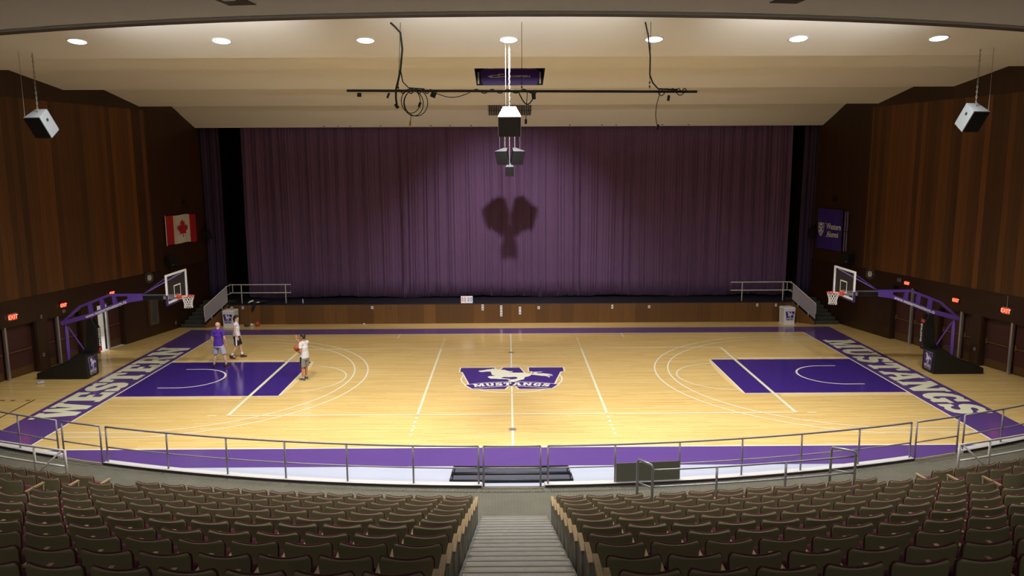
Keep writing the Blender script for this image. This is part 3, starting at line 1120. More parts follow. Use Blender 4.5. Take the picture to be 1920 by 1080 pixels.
# ------------------------------------------------------------------ ceiling lamps
ORD = ['leftmost', 'second from left', 'third from left', 'middle', 'third from right', 'second from right', 'rightmost']
import math as _m
for i, lx in enumerate(LAMPX):
    bright = i in (1, 3, 5)
    lb = '%s round ceiling downlight, the %s of the row' % ('bright' if bright else 'dimmer', ORD[i])
    t = thing('ceiling_light', lb, 'ceiling light', (lx, LAMPY, ceil0(LAMPY)), 0, 'round downlights in the first ceiling panel')
    t.rotation_euler = (atan2(-.152, 1), 0, 0)
    ring = MB()
    ring.lathe([(.27, .0), (.30, -.012), (.30, .03), (.27, .03)], 32)
    ring = MB()
    vs, fs = [], []
    for j in range(32):
        a = 2 * pi * j / 32
        for r_, z_ in ((.225, .01), (.225, -.018), (.255, -.018), (.265, .01)):
            vs.append((r_ * cos(a), r_ * sin(a), z_))
    for j in range(32):
        j2 = (j + 1) % 32
        for q in range(3):
            fs.append((j * 4 + q, j * 4 + q + 1, j2 * 4 + q + 1, j2 * 4 + q))
    ring.add(vs, fs)
    ring.build('trim_ring', M['white'], t, smooth=True)
    d = MB()
    d.lathe([(.225, -.012), (.20, -.028), (.12, -.038), (.03, -.04)], 32)
    o = d.build('lens', M['lens'] if bright else M['lens_dim'], t, smooth=True)
    o.visible_shadow = True


# ------------------------------------------------------------------ main curved railing
def rail_section(name, a0, a1, posts, zb, label, cat='railing', curb=True, R=RK, top=1.03, mid=.47, mats=None, group=None):
    """section of rail on the arc between two angles (degrees)"""
    am = (a0 + a1) / 2
    cx, cy, _ = arcpt(R, am)
    t = thing(name, label, cat, (cx, cy, 0), 0, group)
    steel = mats or M['steel_dark']
    n = max(4, int(abs(a1 - a0) / .8))

    def P(d, z, RR=R):
        x, y, _ = arcpt(RR, d)
        return (x - cx, y - cy, z)
    if curb:
        k = MB()
        vs = []
        e0, e1 = a0 - .12, a1 + .12
        for i in range(n + 1):
            d = e0 + (e1 - e0) * i / n
            for rr, zz in ((R - .11, 0), (R - .11, zb), (R + .11, zb), (R + .11, 0)):
                vs.append(P(d, zz, rr))
        fs, ms = [], []
        for i in range(n):
            for q in range(3):
                fs.append((i * 4 + q, i * 4 + q + 1, (i + 1) * 4 + q + 1, (i + 1) * 4 + q))
                ms.append(0 if q < 2 else 1)
        fs += [(0, 3, 2, 1), (n * 4, n * 4 + 1, n * 4 + 2, n * 4 + 3)]
        ms += [0, 0]
        b0 = len(k.f)
        k.add(vs, fs)
        k.m = ms
        k.build('kerb', [M['kerb'], M['kerb_face']], t)
    z0 = zb if curb else 0
    r = MB()
    r.tube([P(a0 + (a1 - a0) * i / n, top) for i in range(n + 1)], .026, 8)
    r.build('top_rail', steel, t, smooth=True)
    r = MB()
    r.tube([P(a0 + (a1 - a0) * i / n, mid) for i in range(n + 1)], .02, 8)
    r.build('middle_rail', steel, t, smooth=True)
    for d in [a0] + list(posts) + [a1]:
        r = MB()
        r.tube([P(d, z0), P(d, top)], .024, 8)
        r.build('post', steel, t, smooth=True)
    return t


def ang(x):
    return math.degrees(math.asin(x / RK))


rail_section('guard_railing', ang(-8.92 - 1.85), ang(-.86), [ang(v) for v in (-8.95, -7.28, -5.72, -4.13, -2.47)], .07, 'long curved grey steel railing left of the centre gate')
rail_section('guard_railing', ang(.84), ang(10.55), [ang(v) for v in (2.5, 4.12, 5.74, 7.34, 8.98)], .07, 'long curved grey steel railing right of the centre gate')
rail_section('railing_gate', ang(-.74), ang(.66), [], .07, 'narrow steel gate in the railing in line with the centre stairs', 'gate', False)
rail_section('railing_gate', ang(-12.2), ang(-10.95), [], .07, 'narrow steel gate in the railing near the court\'s left corner', 'gate', False)
rail_section('railing_gate', ang(10.72), ang(12.1), [], .07, 'narrow steel gate in the railing near the court\'s right corner', 'gate', False)
rail_section('guard_railing', ang(-17.0), ang(-12.38), [ang(-15.4), ang(-13.75)], .07, 'grey steel railing section at the far left edge, beyond the gate')
rail_section('guard_railing', ang(12.3), ang(17.0), [ang(13.68), ang(15.4)], .07, 'grey steel railing section at the far right edge, beyond the gate')
# solid board fixed to the railing
pb = MB()
vs = []
for d in (ang(2.52), ang(3.3), ang(4.1)):
    for rr in (RK + .03, RK + .05):
        for zz in (.08, .56):
            vs.append(arcpt(rr, d, zz))
fs = []
for i in range(2):
    a = i * 4
    b_ = a + 4
    fs += [(a, a + 1, b_ + 1, b_), (a + 2, b_ + 2, b_ + 3, a + 3), (a + 1, a + 3, b_ + 3, b_ + 1), (a, b_, b_ + 2, a + 2)]
fs += [(0, 2, 3, 1), (8, 9, 11, 10)]
pb.add(vs, fs)
o = pb.build('notice_board', M['olive_panel'])
setp(o, 'blank olive board fixed low on the railing right of the gate', 'board')

# wheelchair rail in front of the right seats
def R2(d, z, R=37.35):
    return arcpt(R, d, z)


t = thing('handrail', 'pale tubular handrail with hooped ends before the right front row', 'handrail', arcpt(37.35, 8.0), 0)
ox, oy, _ = arcpt(37.35, 8.0)
loc = lambda p: (p[0] - ox, p[1] - oy, p[2])
A0, A1 = 4.92, 12.75
r = MB()
for zz in (.83, .42):
    r.tube([loc(R2(A0 + (A1 - A0) * i / 12, zz)) for i in range(13)], .024, 8)
r.build('rail', M['steel'], t, smooth=True)
for d, s_ in ((A0, -1), (A1, 1)):
    r = MB()
    d2 = d - .40 if s_ < 0 else d - .62
    Rn, Rf = 37.38, 37.0
    pts = [R2(d, 0, Rn), R2(d, .88, Rn), R2(d - .04, .96, Rn), R2(d2 + .04, .96, Rf), R2(d2, .88, Rf), R2(d2, 0.0, Rf)]
    r.tube([loc(p) for p in pts], .032, 8)
    r.tube([loc(R2(d, .40, Rn)), loc(R2(d2, .40, Rf))], .02, 8)
    r.build('end_hoop', M['steel'], t, smooth=True)
for d in (7.3, 9.95):
    r = MB()
    r.tube([loc(R2(d, 0)), loc(R2(d, .83))], .03, 8)
    r.build('post', M['steel'], t, smooth=True)

# front barriers of the two side blocks
for s in (-1, 1):
    sd = 'left' if s < 0 else 'right'
    Rb = 37.45
    t = thing('barrier_rail', 'pale steel barrier with diagonal brace before the %s side seats' % sd, 'barrier', arcpt(Rb, s * 20.0))
    ox, oy, _ = arcpt(Rb, s * 20.0)
    r = MB()
    for zz in (.84, .42):
        r.tube([loc(R2(s * (17.35 + .8 * i), zz, Rb)) for i in range(9)], .028, 8)
    r.build('rail', M['rail_cream'], t, smooth=True)
    for d in (17.35, 18.9, 21.5):
        r = MB()
        r.tube([loc(R2(s * d, 0, Rb)), loc(R2(s * d, .84, Rb))], .03, 8)
        r.build('post', M['rail_cream'], t, smooth=True)
    r = MB()
    r.tube([loc(R2(s * 17.5, .84, Rb)), loc(R2(s * 18.7, .05, Rb + .3))], .024, 8)
    r.build('brace', M['rail_cream'], t, smooth=True)


# ------------------------------------------------------------------ auditorium seats
def seat_meshes():
    out = {}

    def slab(outline, fy, th, nz=1, mats=M['olive']):
        pass
    # outline of the back shell (x, z); upper edge dips in the middle, sides taper in below
    def shape(g, ztop):
        half = [(0.0, ztop - .032 + g), (.10, ztop - .027 + g), (.18, ztop - .012 + g), (.232, ztop + g * .9), (.255 + g * .6, ztop - .015 + g * .5),
                (.268 + g, ztop - .05), (.27 + g, ztop - .12), (.262 + g, ztop - .22), (.24 + g, ztop - .32), (.205 + g, ztop - .42), (.17 + g, ztop - .55)]
        return half

    def back(g, ztop, y_off, thick, zcut):
        half = shape(g, ztop)
        pts = [(-x, z) for x, z in half[::-1]] + [(x, z) for x, z in half[1:]]
        # build as strips from centre line: rows by z is awkward, so fan columns by mirrored pairs
        mb = MB()
        vs = []
        cols = len(pts)

        def yy(x, z):
            # dished and leaning back (towards -y) at the top
            return y_off - (z - .40) * .10 + .55 * x * x
        rows = 5
        # pair points left/right with the same z -> quads across
        L = half[::-1]
        nx = 8
        grid = []
        for (hx, hz) in half[1:]:
            row = []
            for i in range(nx + 1):
                u = -1 + 2 * i / nx
                x = u * hx
                z = hz
                if hz > ztop - .03:
                    # follow the dipped upper edge
                    pass
                row.append((x, z))
            grid.append(row)
        # top dip rows: replace rows above ztop-.05 by clamping to edge curve
        def edge(x):
            ax = abs(x)
            for (x0, z0), (x1, z1) in zip(half[:5], half[1:6]):
                if x0 <= ax <= x1 and x1 > x0:
                    return z0 + (z1 - z0) * (ax - x0) / (x1 - x0)
            return ztop
        g2 = []
        zl = [ztop + .02, ztop - .05, ztop - .12, ztop - .22, ztop - .32, ztop - .42, ztop - .55]
        wl_ = {ztop + .02: .258 + g * .6, ztop - .05: .27 + g, ztop - .12: .27 + g, ztop - .22: .26 + g, ztop - .32: .235 + g, ztop - .42: .20 + g, ztop - .55: .17 + g}
        xs = [-1, -.97, -.91, -.78, -.55, -.28, 0, .28, .55, .78, .91, .97, 1]
        for k, z in enumerate(zl):
            for u in xs:
                x = u * wl_[z]
                zz = min(z, edge(x)) if k == 0 else z
                vs.append((x * 1.065, yy(x, zz), zz))
        nxx = len(xs)
        fs = []
        for k in range(len(zl) - 1):
            for i in range(nxx - 1):
                a = k * nxx + i
                fs.append((a, a + nxx, a + nxx + 1, a + 1))
        m = len(vs)
        vs += [(x, y + thick, z) for x, y, z in vs]
        fs += [(f[3] + m, f[2] + m, f[1] + m, f[0] + m) for f in fs]
        # rim
        loop = [i for i in range(nxx)] + [k * nxx + nxx - 1 for k in range(1, len(zl))] + [(len(zl) - 1) * nxx + i for i in range(nxx - 2, -1, -1)] + [k * nxx for k in range(len(zl) - 2, 0, -1)]
        for i in range(len(loop)):
            a, b2 = loop[i], loop[(i + 1) % len(loop)]
            fs.append((a, b2, b2 + m, a + m))
        mb.add(vs, fs)
        return mb
    out['shell'] = back(-.003, .855, -.05, .016, 0).mesh('backrest', M['olive'], True)
    out['pad'] = back(.004, .858, -.034, .024, 0).mesh('upholstery', M['burgundy'], True)
    c = MB()
    # folded seat cushion, rounded
    prof = [(-.02, .26), (.0, .22), (.05, .20), (.10, .23), (.26, .50), (.27, .545), (.23, .575), (.17, .56), (.0, .30)]
    n = len(prof)
    vs, fs = [], []
    xs = [-.235, -.22, 0, .22, .235]
    for xi, x in enumerate(xs):
        sc = .82 if xi in (0, 4) else 1
        cyy = sum(p[0] for p in prof) / n
        czz = sum(p[1] for p in prof) / n
        for (y, z) in prof:
            vs.append((x, cyy + (y - cyy) * sc + .08, czz + (z - czz) * sc))
    for i in range(len(xs) - 1):
        for j in range(n):
            j2 = (j + 1) % n
            fs.append((i * n + j, i * n + j2, (i + 1) * n + j2, (i + 1) * n + j))
    fs.append(tuple(range(n)))
    fs.append(tuple((len(xs) - 1) * n + j for j in range(n - 1, -1, -1)))
    c.add(vs, fs)
    out['cushion'] = c.mesh('seat', M['burgundy'], True)
    a = MB()
    a.hexa([(-.03, -.03, .585), (.03, -.03, .585), (.026, .36, .605), (-.026, .36, .605)], [(-.03, -.03, .615), (.03, -.03, .615), (.026, .36, .632), (-.026, .36, .632)])
    out['arm'] = a.mesh('armrest', M['arm_wood'])
    s_ = MB()
    s_.hexa([(-.016, .02, 0), (.016, .02, 0), (.016, .24, 0), (-.016, .24, 0)], [(-.016, .05, .59), (.016, .05, .59), (.016, .30, .60), (-.016, .30, .60)])
    s_.box(-.05, .05, .0, .28, 0, .015)
    s_.box(-.016, .016, -.07, .06, .30, .44)
    out['std'] = s_.mesh('standard', M['standard'])
    e = MB()
    e.hexa([(-.02, .0, 0), (.02, .0, 0), (.02, .30, 0), (-.02, .30, 0)], [(-.02, .0, .585), (.02, .0, .585), (.02, .36, .605), (-.02, .36, .605)], 0)
    e.hexa([(-.026, .30, 0), (.026, .30, 0), (.026, .33, 0), (-.026, .33, 0)], [(-.026, .355, .605), (.026, .355, .605), (.026, .385, .605), (-.026, .385, .605)], 1)
    e.hexa([(-.026, -.02, 0), (.026, -.02, 0), (.026, .006, 0), (-.026, .006, 0)], [(-.026, -.02, .585), (.026, -.02, .585), (.026, .006, .585), (-.026, .006, .585)], 1)
    out['end'] = e.mesh('end_panel', [M['end_panel'], M['standard']])
    a = MB()
    a.hexa([(-.034, -.06, .585), (.034, -.06, .585), (.030, .40, .605), (-.030, .40, .605)], [(-.034, -.06, .62), (.034, -.06, .62), (.030, .40, .640), (-.030, .40, .640)])
    out['endarm'] = a.mesh('armrest', M['arm_wood'])
    return out


SMESH = seat_meshes()
NTH = ['front', 'second', 'third', 'fourth', 'fifth', 'sixth', 'seventh', 'eighth', 'ninth', 'tenth', 'eleventh', 'twelfth', 'thirteenth', 'fourteenth', 'fifteenth', 'sixteenth']


def pix(p):
    v = Vector(p) - CAMP
    dd = v.dot(_fw)
    return 960 + _f * v.dot(_R) / dd, 540 - _f * v.dot(_U) / dd


NSEAT = 0


def seat(R, deg, z, label, group, end=0, arm=1):
    """end: side (-1/+1 in seat's own x) that carries the aisle panel; arm: side of the shared armrest"""
    global NSEAT
    NSEAT += 1
    a = radians(deg)
    x, y, _ = arcpt(R + .0, deg)
    t = thing('auditorium_seat', label, 'seat', (x, y, z), a, group)
    rl = .012 * sin(NSEAT * 12.7)
    inst(SMESH['shell'], 'backrest', t, (0, 0, 0), (rl, 0, 0))
    inst(SMESH['pad'], 'upholstery', t, (0, 0, 0), (rl, 0, 0))
    inst(SMESH['cushion'], 'seat', t)
    inst(SMESH['arm'], 'armrest', t, (arm * .322, 0, 0))
    inst(SMESH['std'], 'standard', t, (arm * .322, 0, 0))
    if end:
        inst(SMESH['endarm'], 'armrest', t, (end * .345, 0, 0))
        inst(SMESH['end'], 'end_panel', t, (end * .345, 0, 0))
    return t


PITCH = .644
for k in range(0, 14):
    R = 38.60 + TD * k
    z = TR * k
    for s in (-1, 1):
        nmax = 13 if k else (11 if s < 0 else 11)
        j = 0
        arcx = 1.185
        while True:
            extra = .30 if (k == 0 and s > 0 and j >= 3) else 0
            deg = math.degrees((arcx + PITCH * j + extra) / R) * s
            lim = 12.95 if k else 12.3
            if abs(deg) > lim:
                break
            px, py = pix(arcpt(R, deg, z + .86))
            ok = -45 < px < 1965 and py < 1100
            if ok:
                sd = 'left' if s < 0 else 'right'
                rn = NTH[k] + ' row'
                pos = ('first' if j == 0 else NTH[j]) + ' seat %s of the centre stairs' % sd
                lb = 'olive-backed folding seat, %s, %s' % (rn, pos)
                nxt = math.degrees((arcx + PITCH * (j + 1) + extra) / R)
                # own x axis points right seen from the seat's back; aisle side is towards x=0
                endside = (1 if s < 0 else -1) if j == 0 else 0
                seat(R, deg, z, lb, 'seats of the %s centre block' % sd, endside, s)
            j += 1
    for s in (-1, 1):
        j = 0
        sd = 'left' if s < 0 else 'right'
        while j < 9:
            deg = s * (14.2 + .10 + math.degrees((.34 + PITCH * j) / R))
            px, py = pix(arcpt(R, deg, z + .8))
            if not (-50 < px < 1970) or k > 5:
                break
            lb = 'olive seat in the %s side block, %s row, %s from its aisle' % (sd, NTH[k], 'first' if j == 0 else NTH[j])
            seat(R, deg, z, lb, 'seats of the %s side block' % sd, (1 if s < 0 else -1) if j == 0 else 0, s)
            j += 1
# ==PART2==
# ------------------------------------------------------------------ portable basketball units
def hoop_unit(s):
    sd = 'left' if s < 0 else 'right'
    CY = .33
    t = thing('basketball_hoop', 'portable purple basketball hoop with black padded base at the %s end of the court' % sd, 'basketball hoop', (s * 16.6, CY, 0))
    O = Matrix.Translation((-s * 16.6, 0, 0))
    Fm = Matrix.Diagonal((s, 1, 1, 1))

    def mb():
        m = MB()
        m.T = O @ Fm
        return m
    # profile in (distance, z) extruded over y
    PR = O @ Fm @ Matrix(((1, 0, 0, 0), (0, 0, 1, 0), (0, 1, 0, 0), (0, 0, 0, 1)))
    b = MB()
    b.T = PR
    b.prism([(15.72, .02), (15.72, .92), (16.05, .96), (16.3, .80), (16.55, .60), (17.45, .30), (17.62, .22), (17.62, .02)], -.40, .42)
    b.build('base', M['pad'], t, bevel=.03)
    # emblem on the front of the base
    l = MB()
    X = Vector((0, 1 if s < 0 else -1, 0))
    Z = Vector((0, 0, 1))
    Nn = X.cross(Z)
    o = Vector((s * 15.715 - s * 16.6, .01, .45))
    T = Matrix(((X.x, Z.x, Nn.x, o.x), (X.y, Z.y, Nn.y, o.y), (X.z, Z.z, Nn.z, o.z), (0, 0, 0, 1)))
    logo(l, T, .58, .66, 0, 1, .002)
    l.build('emblem', [M['purple'], M['white']], t)
    # padded column
    c = MB()
    c.T = PR
    c.prism([(16.02, .9), (15.45, .94), (15.38, 1.15), (15.38, 1.86), (15.56, 2.2), (15.72, 2.2), (15.80, 1.7), (15.85, 1.2)], -.13, .13)
    col = c.build('column_pad', M['pad'], t, bevel=.02)
    # lettering down the pad
    for (txt, z, sz, rot) in (('SPALDING', 1.52, .15, 1),):
        vs, fs = text_polys(txt, sz, .004)
        Xd = Z * (-1 if s > 0 else 1)
        Xd = Z if s < 0 else -Z
        # reading direction vertical; normal towards the court
        nrm = Vector((-s, 0, 0))
        Yd = nrm.cross(Xd)
        o = Vector((s * 15.372 - s * 16.6, 0, z))
        T = Matrix(((Xd.x, Yd.x, nrm.x, o.x), (Xd.y, Yd.y, nrm.y, o.y), (Xd.z, Yd.z, nrm.z, o.z), (0, 0, 0, 1)))
        m = MB()
        m.T = T
        m.add(vs, fs)
        m.build('lettering', M['white'], col)
    m = MB()
    m.T = O @ Fm
    if s < 0:
        m.box(15.366, 15.376, -.10, .10, .98, 1.12)
    else:
        m.box(15.40, 15.43, -.10, .10, 1.90, 2.02)
    m.build('red_patch', M['print_red'], col)
    # steel
    P = M['purple_steel']
    m = mb()
    m.tube([(16.6, 0, .45), (16.58, 0, 2.0)], .075, 4)
    m.build('rear_post', P, t)
    m = mb()
    m.tube([(16.5, 0, 1.9), (15.92, 0, .92)], .028, 8)
    m.tube([(16.55, 0, .98), (16.3, 0, 1.0)], .018, 6)
    m.build('brace', P, t)
    m = mb()
    m.tube([(15.62, 0, 2.12), (15.62, 0, 2.34)], .06, 10)
    m.build('pivot', P, t)
    lo = [(16.68, 2.06), (15.63, 2.34), (14.92, 2.62), (14.1, 2.92), (13.62, 2.99)]
    up = [(16.66, 2.10), (16.0, 2.67), (14.87, 3.10), (13.62, 3.10)]
    for k, yy in enumerate((-.12, .12)):
        m = mb()
        for p, q in zip(lo[:-1], lo[1:]):
            m.bar((p[0], yy, p[1]), (q[0], yy, q[1]), .04, .15)
        m.build('lower_beam', P, t)
    m = mb()
    for p, q in zip(up[:-1], up[1:]):
        m.bar((p[0], 0, p[1]), (q[0], 0, q[1]), .10, .085)
    m.bar((14.15, 0, 3.0), (13.6, 0, 3.03), .26, .2)
    m.build('upper_beam', P, t)
    for d, z0, z1 in ((15.6, 2.36, 2.84), (15.15, 2.55, 3.0), (14.68, 2.72, 3.08)):
        m = mb()
        m.bar((d, 0, z0), (d + .02, 0, z1), .12, .12)
        m.build('web_post', P, t)
    # address on the beam, facing the audience
    vs, fs = text_polys('www.westernmustangs.ca', .175, .0035)
    p, q = Vector((s * 15.75, -.145, 2.30)), Vector((s * 14.2, -.145, 2.88))
    if s > 0:
        p, q = q, p
    Xd = (q - p).normalized()
    nrm = Vector((0, -1, 0))
    Yd = nrm.cross(Xd)
    o = (p + q) / 2 - Vector((s * 16.6, 0, 0))
    T = Matrix(((Xd.x, Yd.x, nrm.x, o.x), (Xd.y, Yd.y, nrm.y, o.y), (Xd.z, Yd.z, nrm.z, o.z), (0, 0, 0, 1)))
    m = MB()
    wd = max(v[0] for v in vs) - min(v[0] for v in vs)
    m.T = T @ Matrix.Diagonal(((q - p).length / wd, 1, 1, 1))
    m.add(vs, fs)
    m.build('web_address', M['white'], t)
    # boom
    m = mb()
    m.bar((13.66, 0, 3.0), (12.86, 0, 3.0), .22, .17)
    m.build('boom_pad', M['pad'], t, bevel=.02)
    m = mb()
    m.bar((13.66, 0, 3.095), (12.5, 0, 3.095), .12, .03)
    m.build('boom_rail', M['alu'], t)
    for yy in (-.72, .72):
        m = mb()
        m.tube([(13.63, 0, 3.12), (12.42, yy, 3.84)], .022, 8)
        m.build('strut', P, t)
    # backboard
    BX_ = 12.36
    m = mb()
    m.box(BX_ - .012, BX_ + .012, -.9, .9, 2.9, 3.95)
    bd = m.build('backboard', M['glass'], t)
    fr = mb()
    w_ = .065
    for (y0, y1, z0, z1) in ((-.9, .9, 3.95 - w_, 3.95), (-.9, .9, 2.90, 2.90 + w_), (-.9, -.9 + w_, 2.9 + w_, 3.95 - w_), (.9 - w_, .9, 2.9 + w_, 3.95 - w_)):
        fr.box(BX_ - .025, BX_ + .03, y0, y1, z0, z1)
    fr.build('frame', M['white'], bd)
    sq = mb()
    w_ = .045
    y0, y1, z0, z1 = -.295, .295, 3.05, 3.50
    for (a0, a1, b0, b1) in ((y0, y1, z1 - w_, z1), (y0, y1, z0, z0 + w_), (y0, y0 + w_, z0 + w_, z1 - w_), (y1 - w_, y1, z0 + w_, z1 - w_)):
        sq.box(BX_ - .018, BX_ - .013, a0, a1, b0, b1)
    sq.build('target_square', M['white'], bd)
    pd = mb()
    pd.box(BX_ - .035, BX_ + .035, -.93, .93, 2.84, 2.90)
    for yy in (-.93, .88):
        pd.box(BX_ - .035, BX_ + .035, yy, yy + .05, 2.90, 3.22)
    pd.build('edge_pad', mat('edge_pad', srgb(52, 38, 92), 0.6), bd)
    m = mb()
    m.box(BX_ + .04, BX_ + .10, -.25, .25, 2.88, 3.12)
    m.bar((12.9, 0, 3.0), (BX_ + .1, 0, 3.0), .12, .12)
    m.build('mount', M['steel_dark'], t)
    # ring and net
    m = mb()
    rx, rr, rz = BX_ - .38, .228, 3.05
    m.tube([(rx + rr * cos(2 * pi * i / 32), rr * sin(2 * pi * i / 32), rz) for i in range(32)], .012, 8, closed=True)
    m.box(BX_ - .14, BX_ - .02, -.06, .06, rz - .07, rz + .02)
    m.box(BX_ - .035, BX_ - .02, -.11, .11, rz - .10, rz + .04)
    m.tube([(BX_ - .05, -.1, rz), (rx + rr * .75, -rr * .62, rz)], .008, 6)
    m.tube([(BX_ - .05, .1, rz), (rx + rr * .75, rr * .62, rz)], .008, 6)
    ring = m.build('rim', M['orange'], t, smooth=False)
    m = mb()
    levels = [(.225, 0.0), (.195, -.09), (.165, -.18), (.145, -.27), (.14, -.36), (.155, -.44)]
    nn = 12
    for k in range(len(levels) - 1):
        r0, z0 = levels[k]
        r1, z1 = levels[k + 1]
        for i in range(nn):
            a0 = 2 * pi * (i + (k % 2) * .5) / nn
            for dd in (-.5, .5):
                a1 = a0 + 2 * pi * dd / nn
                m.tube([(rx + r0 * cos(a0), r0 * sin(a0), rz + z0), (rx + r1 * cos(a1), r1 * sin(a1), rz + z1)], .0065, 5, cap=False)
    m.build('net', M['net'], t)
    # rear fittings
    m = mb()
    for yy in (-.3, .3):
        m.tube([(17.5, yy - .03, .06), (17.5, yy + .03, .06)], .06, 12)
    m.build('caster', M['black'], t)
    return t


hoop_unit(-1)
hoop_unit(1)


# ------------------------------------------------------------------ hanging loudspeakers
def chain(mb, a, b, r=.012):
    """a run of alternating oval links"""
    a, b = Vector(a), Vector(b)
    L_ = (b - a).length
    n = max(2, int(L_ / .07))
    t_ = (b - a).normalized()
    x = t_.orthogonal().normalized()
    y = t_.cross(x)
    for i in range(n):
        c = a + t_ * L_ * (i + .5) / n
        u = x if i % 2 else y
        mb.tube([c + t_ * .042 * cos(q * pi / 4) + u * .018 * sin(q * pi / 4) for q in range(8)], r * .5, 5, closed=True)


def cabinet(t, wf, wb_, h, d, body, side_handle=False):
    """tapered loudspeaker box; front (grille) faces local -y"""
    m = MB()
    a, b = wf / 2, wb_ / 2
    m.hexa([(-a, 0, 0), (a, 0, 0), (b, d, 0), (-b, d, 0)], [(-a, 0, h), (a, 0, h), (b, d, h), (-b, d, h)])
    bx = m.build('cabinet', body, t, bevel=.008)
    if body == M['pad']:
        q = MB()
        q.prism([(-a, 0), (a, 0), (b, d), (-b, d)], h, h + .006)
        q.build('top_plate', M['cream_box'], t)
    g = MB()
    g.box(-a + .012, a - .012, -.018, .0, .012, h - .012)
    g.build('grille', M['black'], t, bevel=.006)
    if side_handle:
        for sx in (-1, 1):
            q = MB()
            k = (a - b) / d
            # pocket on the side plate
            for z0, z1, y0, y1, mm in ((h * .62, h * .74, d * .42, d * .6, 0),):
                q.hexa([(sx * (a - k * y0 + .002), y0, z0), (sx * (a - k * y0 + .006), y0, z0), (sx * (a - k * y1 + .006), y1, z0), (sx * (a - k * y1 + .002), y1, z0)],
                       [(sx * (a - k * y0 + .002), y0, z1), (sx * (a - k * y0 + .006), y0, z1), (sx * (a - k * y1 + .006), y1, z1), (sx * (a - k * y1 + .002), y1, z1)])
            q.build('handle_pocket', M['black'], bx)
    return bx


def ctop(y):
    return ceil0(y) if y < -5 else (11.4 - .26 * (y - 3.9) if y < 7.7 else zD(y))


def hung_speaker(label, loc, rot, dims, body, chains, handle=False):
    t = thing('hanging_speaker', label, 'loudspeaker', loc)
    t.rotation_euler = rot
    bpy.context.view_layer.update()
    cabinet(t, *dims, body, handle)
    m = MB()
    inv = t.matrix_basis.inverted()
    for (p, q, kind) in chains:
        top = t.matrix_basis @ Vector(p)
        top.z = ctop(top.y)
        lp, lq = inv @ top, Vector(p)
        if kind:
            chain(m, lp, lq, .016)
        else:
            m.tube([lp, lq], .006, 5)
    m.build('chain', M['chain'], t)
    return t


hung_speaker('white and black speaker hanging on a chain beneath the middle ceiling light', (-.05, -6.2, 8.58), (radians(33), 0, radians(0)), (.64, .36, .64, .55), M['white'],
             [((0, .30, .64), (-.04, -6.0, 11.02), 1), ((-.10, .25, .64), (-.14, -6.1, 10.0), 0)])
for s in (-1, 1):
    hung_speaker('pale-topped black speaker at the %s of the hanging cluster before the curtain' % ('left' if s < 0 else 'right'), (s * .31, 7.45, 7.78), (radians(20), 0, radians(s * 30)), (.62, .20, .64, .46), M['pad'],
                 [((-s * .05, .30, .56), (s * .2, 7.6, 10.5), 1), ((s * .10, .1, .60), (s * .35, 7.6, 10.5), 0)])
hung_speaker('smallest speaker, lowest in the central hanging cluster before the curtain', (-.02, 7.3, 7.27), (radians(22), 0, 0), (.38, .10, .46, .44), M['pad'],
             [((0, .2, .44), (-.02, 7.6, 10.5), 1)])
hung_speaker('grey speaker with black grille hanging in the upper left, tilted to the seats', (-13.40, -5.45, 8.62), (radians(34), 0, radians(-14)), (.56, .40, .68, .46), M['cream_box'],
             [((.0, .30, .68), (-13.08, -5.2, 10.9), 1), ((-.25, .05, .68), (-13.5, -5.3, 10.9), 0)], True)
hung_speaker('grey speaker with black grille hanging in the upper right, tilted to the seats', (13.22, -5.45, 8.68), (radians(34), 0, radians(14)), (.56, .40, .68, .46), M['cream_box'],
             [((.0, .30, .68), (13.0, -5.2, 10.9), 1), ((.25, .05, .68), (13.35, -5.3, 10.9), 0)], True)

# ------------------------------------------------------------------ lighting pipe with its cables
t = thing('lighting_pipe', 'long black pipe hung below the ceiling with cables wrapped round it', 'pipe', (.27, -8.0, 9.66))
pz = 9.68
L = lambda x, y, z: (x - .27, y + 8.0, z - 9.66)
m = MB()
m.tube([L(-4.17, -8, 9.69), L(4.71, -8, 9.63)], .033, 12)
m.build('pipe', M['black'], t, smooth=True)
m = MB()
m.tube([L(-3.02, -8, 11.34), L(-2.92, -8.0, 11.25), L(-2.78, -8.0, 11.1), L(-2.74, -8, 10.7), L(-2.80, -8, 10.2), L(-2.86, -8, 9.95), L(-2.92, -8.04, 9.72), L(-2.93, -8.04, 9.5), L(-2.9, -8.04, 9.25)], .028, 6)
m.build('cable', M['black'], t, smooth=True)
m = MB()
m.tube([L(-2.80, -8, 10.2), L(-2.75, -8, 9.9), L(-2.6, -8.02, 9.75), L(-2.2, -8.04, 9.72)], .016, 6)
m.tube([L(-2.95, -8.04, 9.35), L(-2.88, -8.04, 9.25)], .045, 6)
m.build('cable', M['black'], t, smooth=True)
m = MB()
m.tube([L(3.36, -8, 11.33), L(3.44, -8, 11.0), L(3.5, -8, 10.5), L(3.5, -8, 10.05), L(3.58, -8, 9.85), L(3.72, -8.02, 9.7), L(4.2, -8.04, 9.68)], .02, 6)
m.build('cable', M['black'], t, smooth=True)
m = MB()
for x in (-2.87, .26, 3.5):
    m.tube([L(x, -8, 9.7), L(x + (.1 if x < -1 else 0), -8, 11.34)], .007, 5)
    for zz in (9.76, 9.86):
        m.sphere(L(x, -8, zz), .025, 0, 8)
m.build('suspension_wire', M['black'], t)
m = MB()
for (cx, cz, rr, q) in ((-2.42, 9.38, .33, 0), (-2.55, 9.42, .30, 1), (-2.48, 9.36, .31, 2)):
    m.tube([L(cx + rr * (.8 if q else .9) * sin(2 * pi * i / 24), -8.05 - .02 * q, cz + rr * cos(2 * pi * i / 24)) for i in range(24)], .012, 6, closed=True)
m.build('coiled_cable', M['black'], t, smooth=True)
